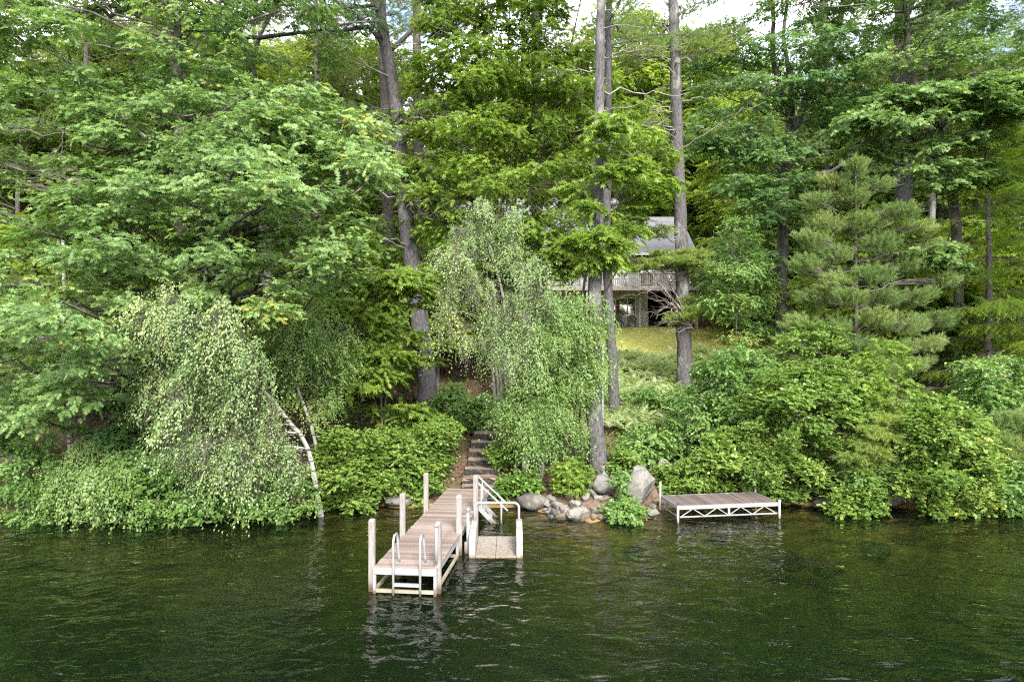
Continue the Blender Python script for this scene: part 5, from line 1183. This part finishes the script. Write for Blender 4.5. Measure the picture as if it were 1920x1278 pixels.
WOOD = [(Bd, 40, 29, .8), (Pn, 170, 31, .9), (Bd, 250, 33, .95), (A, 420, 35, 1), (Pn, 600, 36, .95), (Hm, 60, 34, 1), (A, 640, 40, 1.05), (Bd, -120, 31, 1), (Pn, -60, 38, 1), (A2, 330, 42, 1), (Hm, 560, 33, .75), (Bd, 700, 45, 1),
        (A2, 180, 45, 1), (Pn, 480, 47, 1), (A, 20, 46, 1), (Bd, -150, 47, 1.1), (Hm, 400, 50, 1.1), (A2, 560, 54, 1.1), (Pn, 260, 56, 1.05), (A, 100, 58, 1.1), (Bd, 700, 60, 1.1), (A2, -80, 60, 1.2), (Pn, 620, 66, 1),
        (Bd, 150, 37, .9), (A, 490, 41, 1), (Hm, 250, 39, 1), (Bd, 360, 60, 1.1), (A, 460, 68, 1.1), (A2, 200, 72, 1.2), (A, 20, 74, 1.2), (Bd, 580, 76, 1.1), (Hm, 660, 52, 1),
        (A, 800, 66, .9), (Pn, 880, 70, .9), (A2, 940, 76, .9), (A, 1065, 70, 1.4), (Pn, 1130, 80, .8), (A2, 970, 76, 1.35), (Bd, 860, 84, .9), (A, 1160, 72, 1.4), (A2, 1330, 66, .8), (Pn, 1375, 58, .75), (A, 1400, 60, .85), (Hm, 1300, 64, .8), (A, 1180, 92, .8),
        (A, 1335, 58, 1.15), (A, 1245, 62, 1.5), (A2, 1175, 63, 1.4), (Bd, 1300, 66, 1.5), (A, 1130, 66, 1.2), (A2, 1385, 60, 1.15), (A, 1215, 74, 1.4), (A, 1010, 64, 1.25), (A2, 930, 64, 1.2), (A, 860, 62, 1.2),
        (A, 760, 78, 1), (A2, 840, 96, 1), (A, 1100, 100, .9), (Hm, 1260, 84, .9), (A, 790, 50, .9), (Bd, 740, 56, .95),
        (A2, 1420, 50, .85), (A, 1490, 54, .95), (Pn, 1540, 48, .9), (A, 1590, 46, .9), (Bd, 1650, 43, 1), (Hm, 1500, 60, 1), (A2, 1700, 50, 1.05), (Pn, 1780, 44, 1), (Hm, 1830, 38, 1), (Bd, 1760, 38, .95), (A, 1900, 46, 1), (Pn, 1960, 40, 1), (Bd, 2050, 32, 1), (Hm, 2060, 44, 1.1),
        (A2, 1860, 58, 1.1), (Pn, 1660, 62, 1), (A, 1560, 68, 1), (Bd, 1960, 60, 1.1), (A2, 2080, 55, 1.1), (Bd, 1440, 72, .9), (A2, 1740, 72, 1.1), (Pn, 2010, 72, 1.1), (Bd, 1560, 40, .8), (A, 1480, 44, .75), (A2, 1640, 78, 1.1), (Bd, 1830, 70, 1.1)]
for q in WOOD: put(*q)
UNDER = [(420, 27), (560, 29.5), (60, 27), (200, 27), (640, 33), (480, 33), (330, 29), (690, 38), (560, 38), (860, 38), (920, 42), (1390, 42), (1430, 46), (1530, 38), (1480, 42), (1600, 36), (1650, 32), (1740, 31), (1800, 34), (1870, 36), (1920, 31), (760, 44), (120, 36), (280, 38), (20, 40), (400, 41), (820, 33),
         (1350, 50), (1400, 54), (500, 44), (620, 46), (200, 48), (90, 48), (310, 50), (430, 54), (560, 56), (700, 52), (1500, 50), (1560, 56), (1640, 50), (1700, 44), (1780, 50), (1860, 46), (1940, 48), (1440, 60), (-20, 32), (250, 31), (660, 29)]
for k, (px, d) in enumerate(UNDER): put(under[k % 2], px, d, rng.uniform(.75, 1.2))

# ------------------------------------------------------------------ ground plants and litter (nobody could count them)
def scatter(name, label, n, xr, yr, keep, fn, mat):
    x = rng.uniform(*xr, n); y = rng.uniform(*yr, n); ok = keep(x, y); x = x[ok]; y = y[ok]
    V, T, C = fn(x, y, ground(x, y))
    o = obj(name, raw_mesh(name, V, T, G[mat], False, C)); o['kind'] = 'stuff'; o['label'] = label
lump = lambda x, y: np.sin(x*1.1+y*.8)+np.sin(x*2.3-y*1.4+2)+.7*np.sin(x*4.1+y*3.3)
onsteps = lambda x, y: (np.abs(x+1.0) < .62) & (y < 26.6)
def fl_litter(x, y, z):
    n = len(x); a = rng.random(n)*6.28; ax = np.stack([np.cos(a), np.sin(a), rng.normal(size=n)*.3+.1], -1)
    return leaves_arrays(WIDE, np.stack([x, y, z+.015], -1), ax, np.array([0, 0, 1.])+rng.normal(size=(n, 3))*.35, rng.uniform(.06, .13, n), rng.random(n))
scatter('leaf_litter', 'brown fallen leaves on the forest floor', 40000, (-16, 16), (20.2, 36), lambda x, y: (y > shore(x)+.15), fl_litter, 'litter')
def fl_cover(x, y, z):
    n = len(x); k = 6; X = np.repeat(x, k)+rng.normal(size=n*k)*.10; Yy = np.repeat(y, k)+rng.normal(size=n*k)*.10; h = np.repeat(rng.uniform(.08, .34, n), k)*rng.uniform(.6, 1.1, n*k)
    a = rng.random(n*k)*6.28; ax = np.stack([np.cos(a), np.sin(a), rng.normal(size=n*k)*.25], -1)
    t = np.repeat(.45+rng.normal(size=n)*.18, k)+rng.normal(size=n*k)*.1
    return leaves_arrays(OVATE, np.stack([X, Yy, np.repeat(z, k)+h], -1), ax, np.array([0, 0, 1.])+rng.normal(size=(n*k, 3))*.35, rng.uniform(.06, .12, n*k), t)
scatter('ground_cover', 'low green leafy ground cover on the bank', 12000, (-15, 15), (20.4, 36), lambda x, y: (y > shore(x)+.25) & (y < 31) & (lump(x, y)+np.where(x > 2.5, 1.0, -.2)+rng.normal(size=len(x))*.4 > .35) & ~onsteps(x, y) & ~((x > .2) & (x < 4.6) & (y < 21.2)), fl_cover, 'alder')
def fl_fern(x, y, z):
    n = len(x); k = 5; a = np.repeat(rng.random(n)*6.28, k)+np.tile(np.arange(k)*6.28/k, n)+rng.normal(size=n*k)*.3
    ax = np.stack([np.cos(a), np.sin(a), rng.uniform(.3, 1.1, n*k)], -1)
    t = np.repeat(.5+rng.normal(size=n)*.2, k)+rng.normal(size=n*k)*.12
    return leaves_arrays(FROND, np.stack([np.repeat(x, k), np.repeat(y, k), np.repeat(z+rng.uniform(.15, .55, n), k)], -1), ax, np.tile([0, 0, 1.], (n*k, 1))+rng.normal(size=(n*k, 3))*.25, rng.uniform(.4, .8, n*k), t)
scatter('fern', 'pale green ferns covering the slope below the lawn', 2600, (2.5, 17), (25.5, 37.2), lambda x, y: (x > 3.4-(y-25)*.02) & (lump(x*.7, y*.7)+rng.normal(size=len(x))*.5 > -1.1-(y > 30)), fl_fern, 'fern')
def fl_grass(x, y, z):
    n = len(x); ax = np.stack([rng.normal(size=n)*.4, rng.normal(size=n)*.4, np.ones(n)], -1)
    return leaves_arrays(NEEDLE, np.stack([x, y, z-.005], -1), ax, rng.normal(size=(n, 3)), rng.uniform(.05, .12, n)*1.0, .45+.2*lump(x*.5, y*.8)/2.7+rng.normal(size=n)*.18)
scatter('grass', 'dry yellow green lawn grass below the house', 60000, (0, 18), (37, 47.3), lambda x, y: rng.random(len(x)) < .95, fl_grass, 'grass')

# grey conduit with a white box beside the lichened pine
c = grounded(1130, 0, 23.2); r = thing('utility_pipe', 'thin grey conduit with a small white box beside the lichen patched pine', 'pipe', tuple(c))
zt = P(1130, 645, 23.2)[2]-c[2]
obj('conduit', MB().tube([(0, 0, -.2), (0, 0, zt)], .03, 8).mesh('conduit', M['grey'], True), r)
zb = P(1130, 706, 23.2)[2]-c[2]
obj('box', MB().box((-.02, -.11, zb-.09), (.12, -.031, zb+.09)).mesh('box', M['white'], bevel=.01), r)
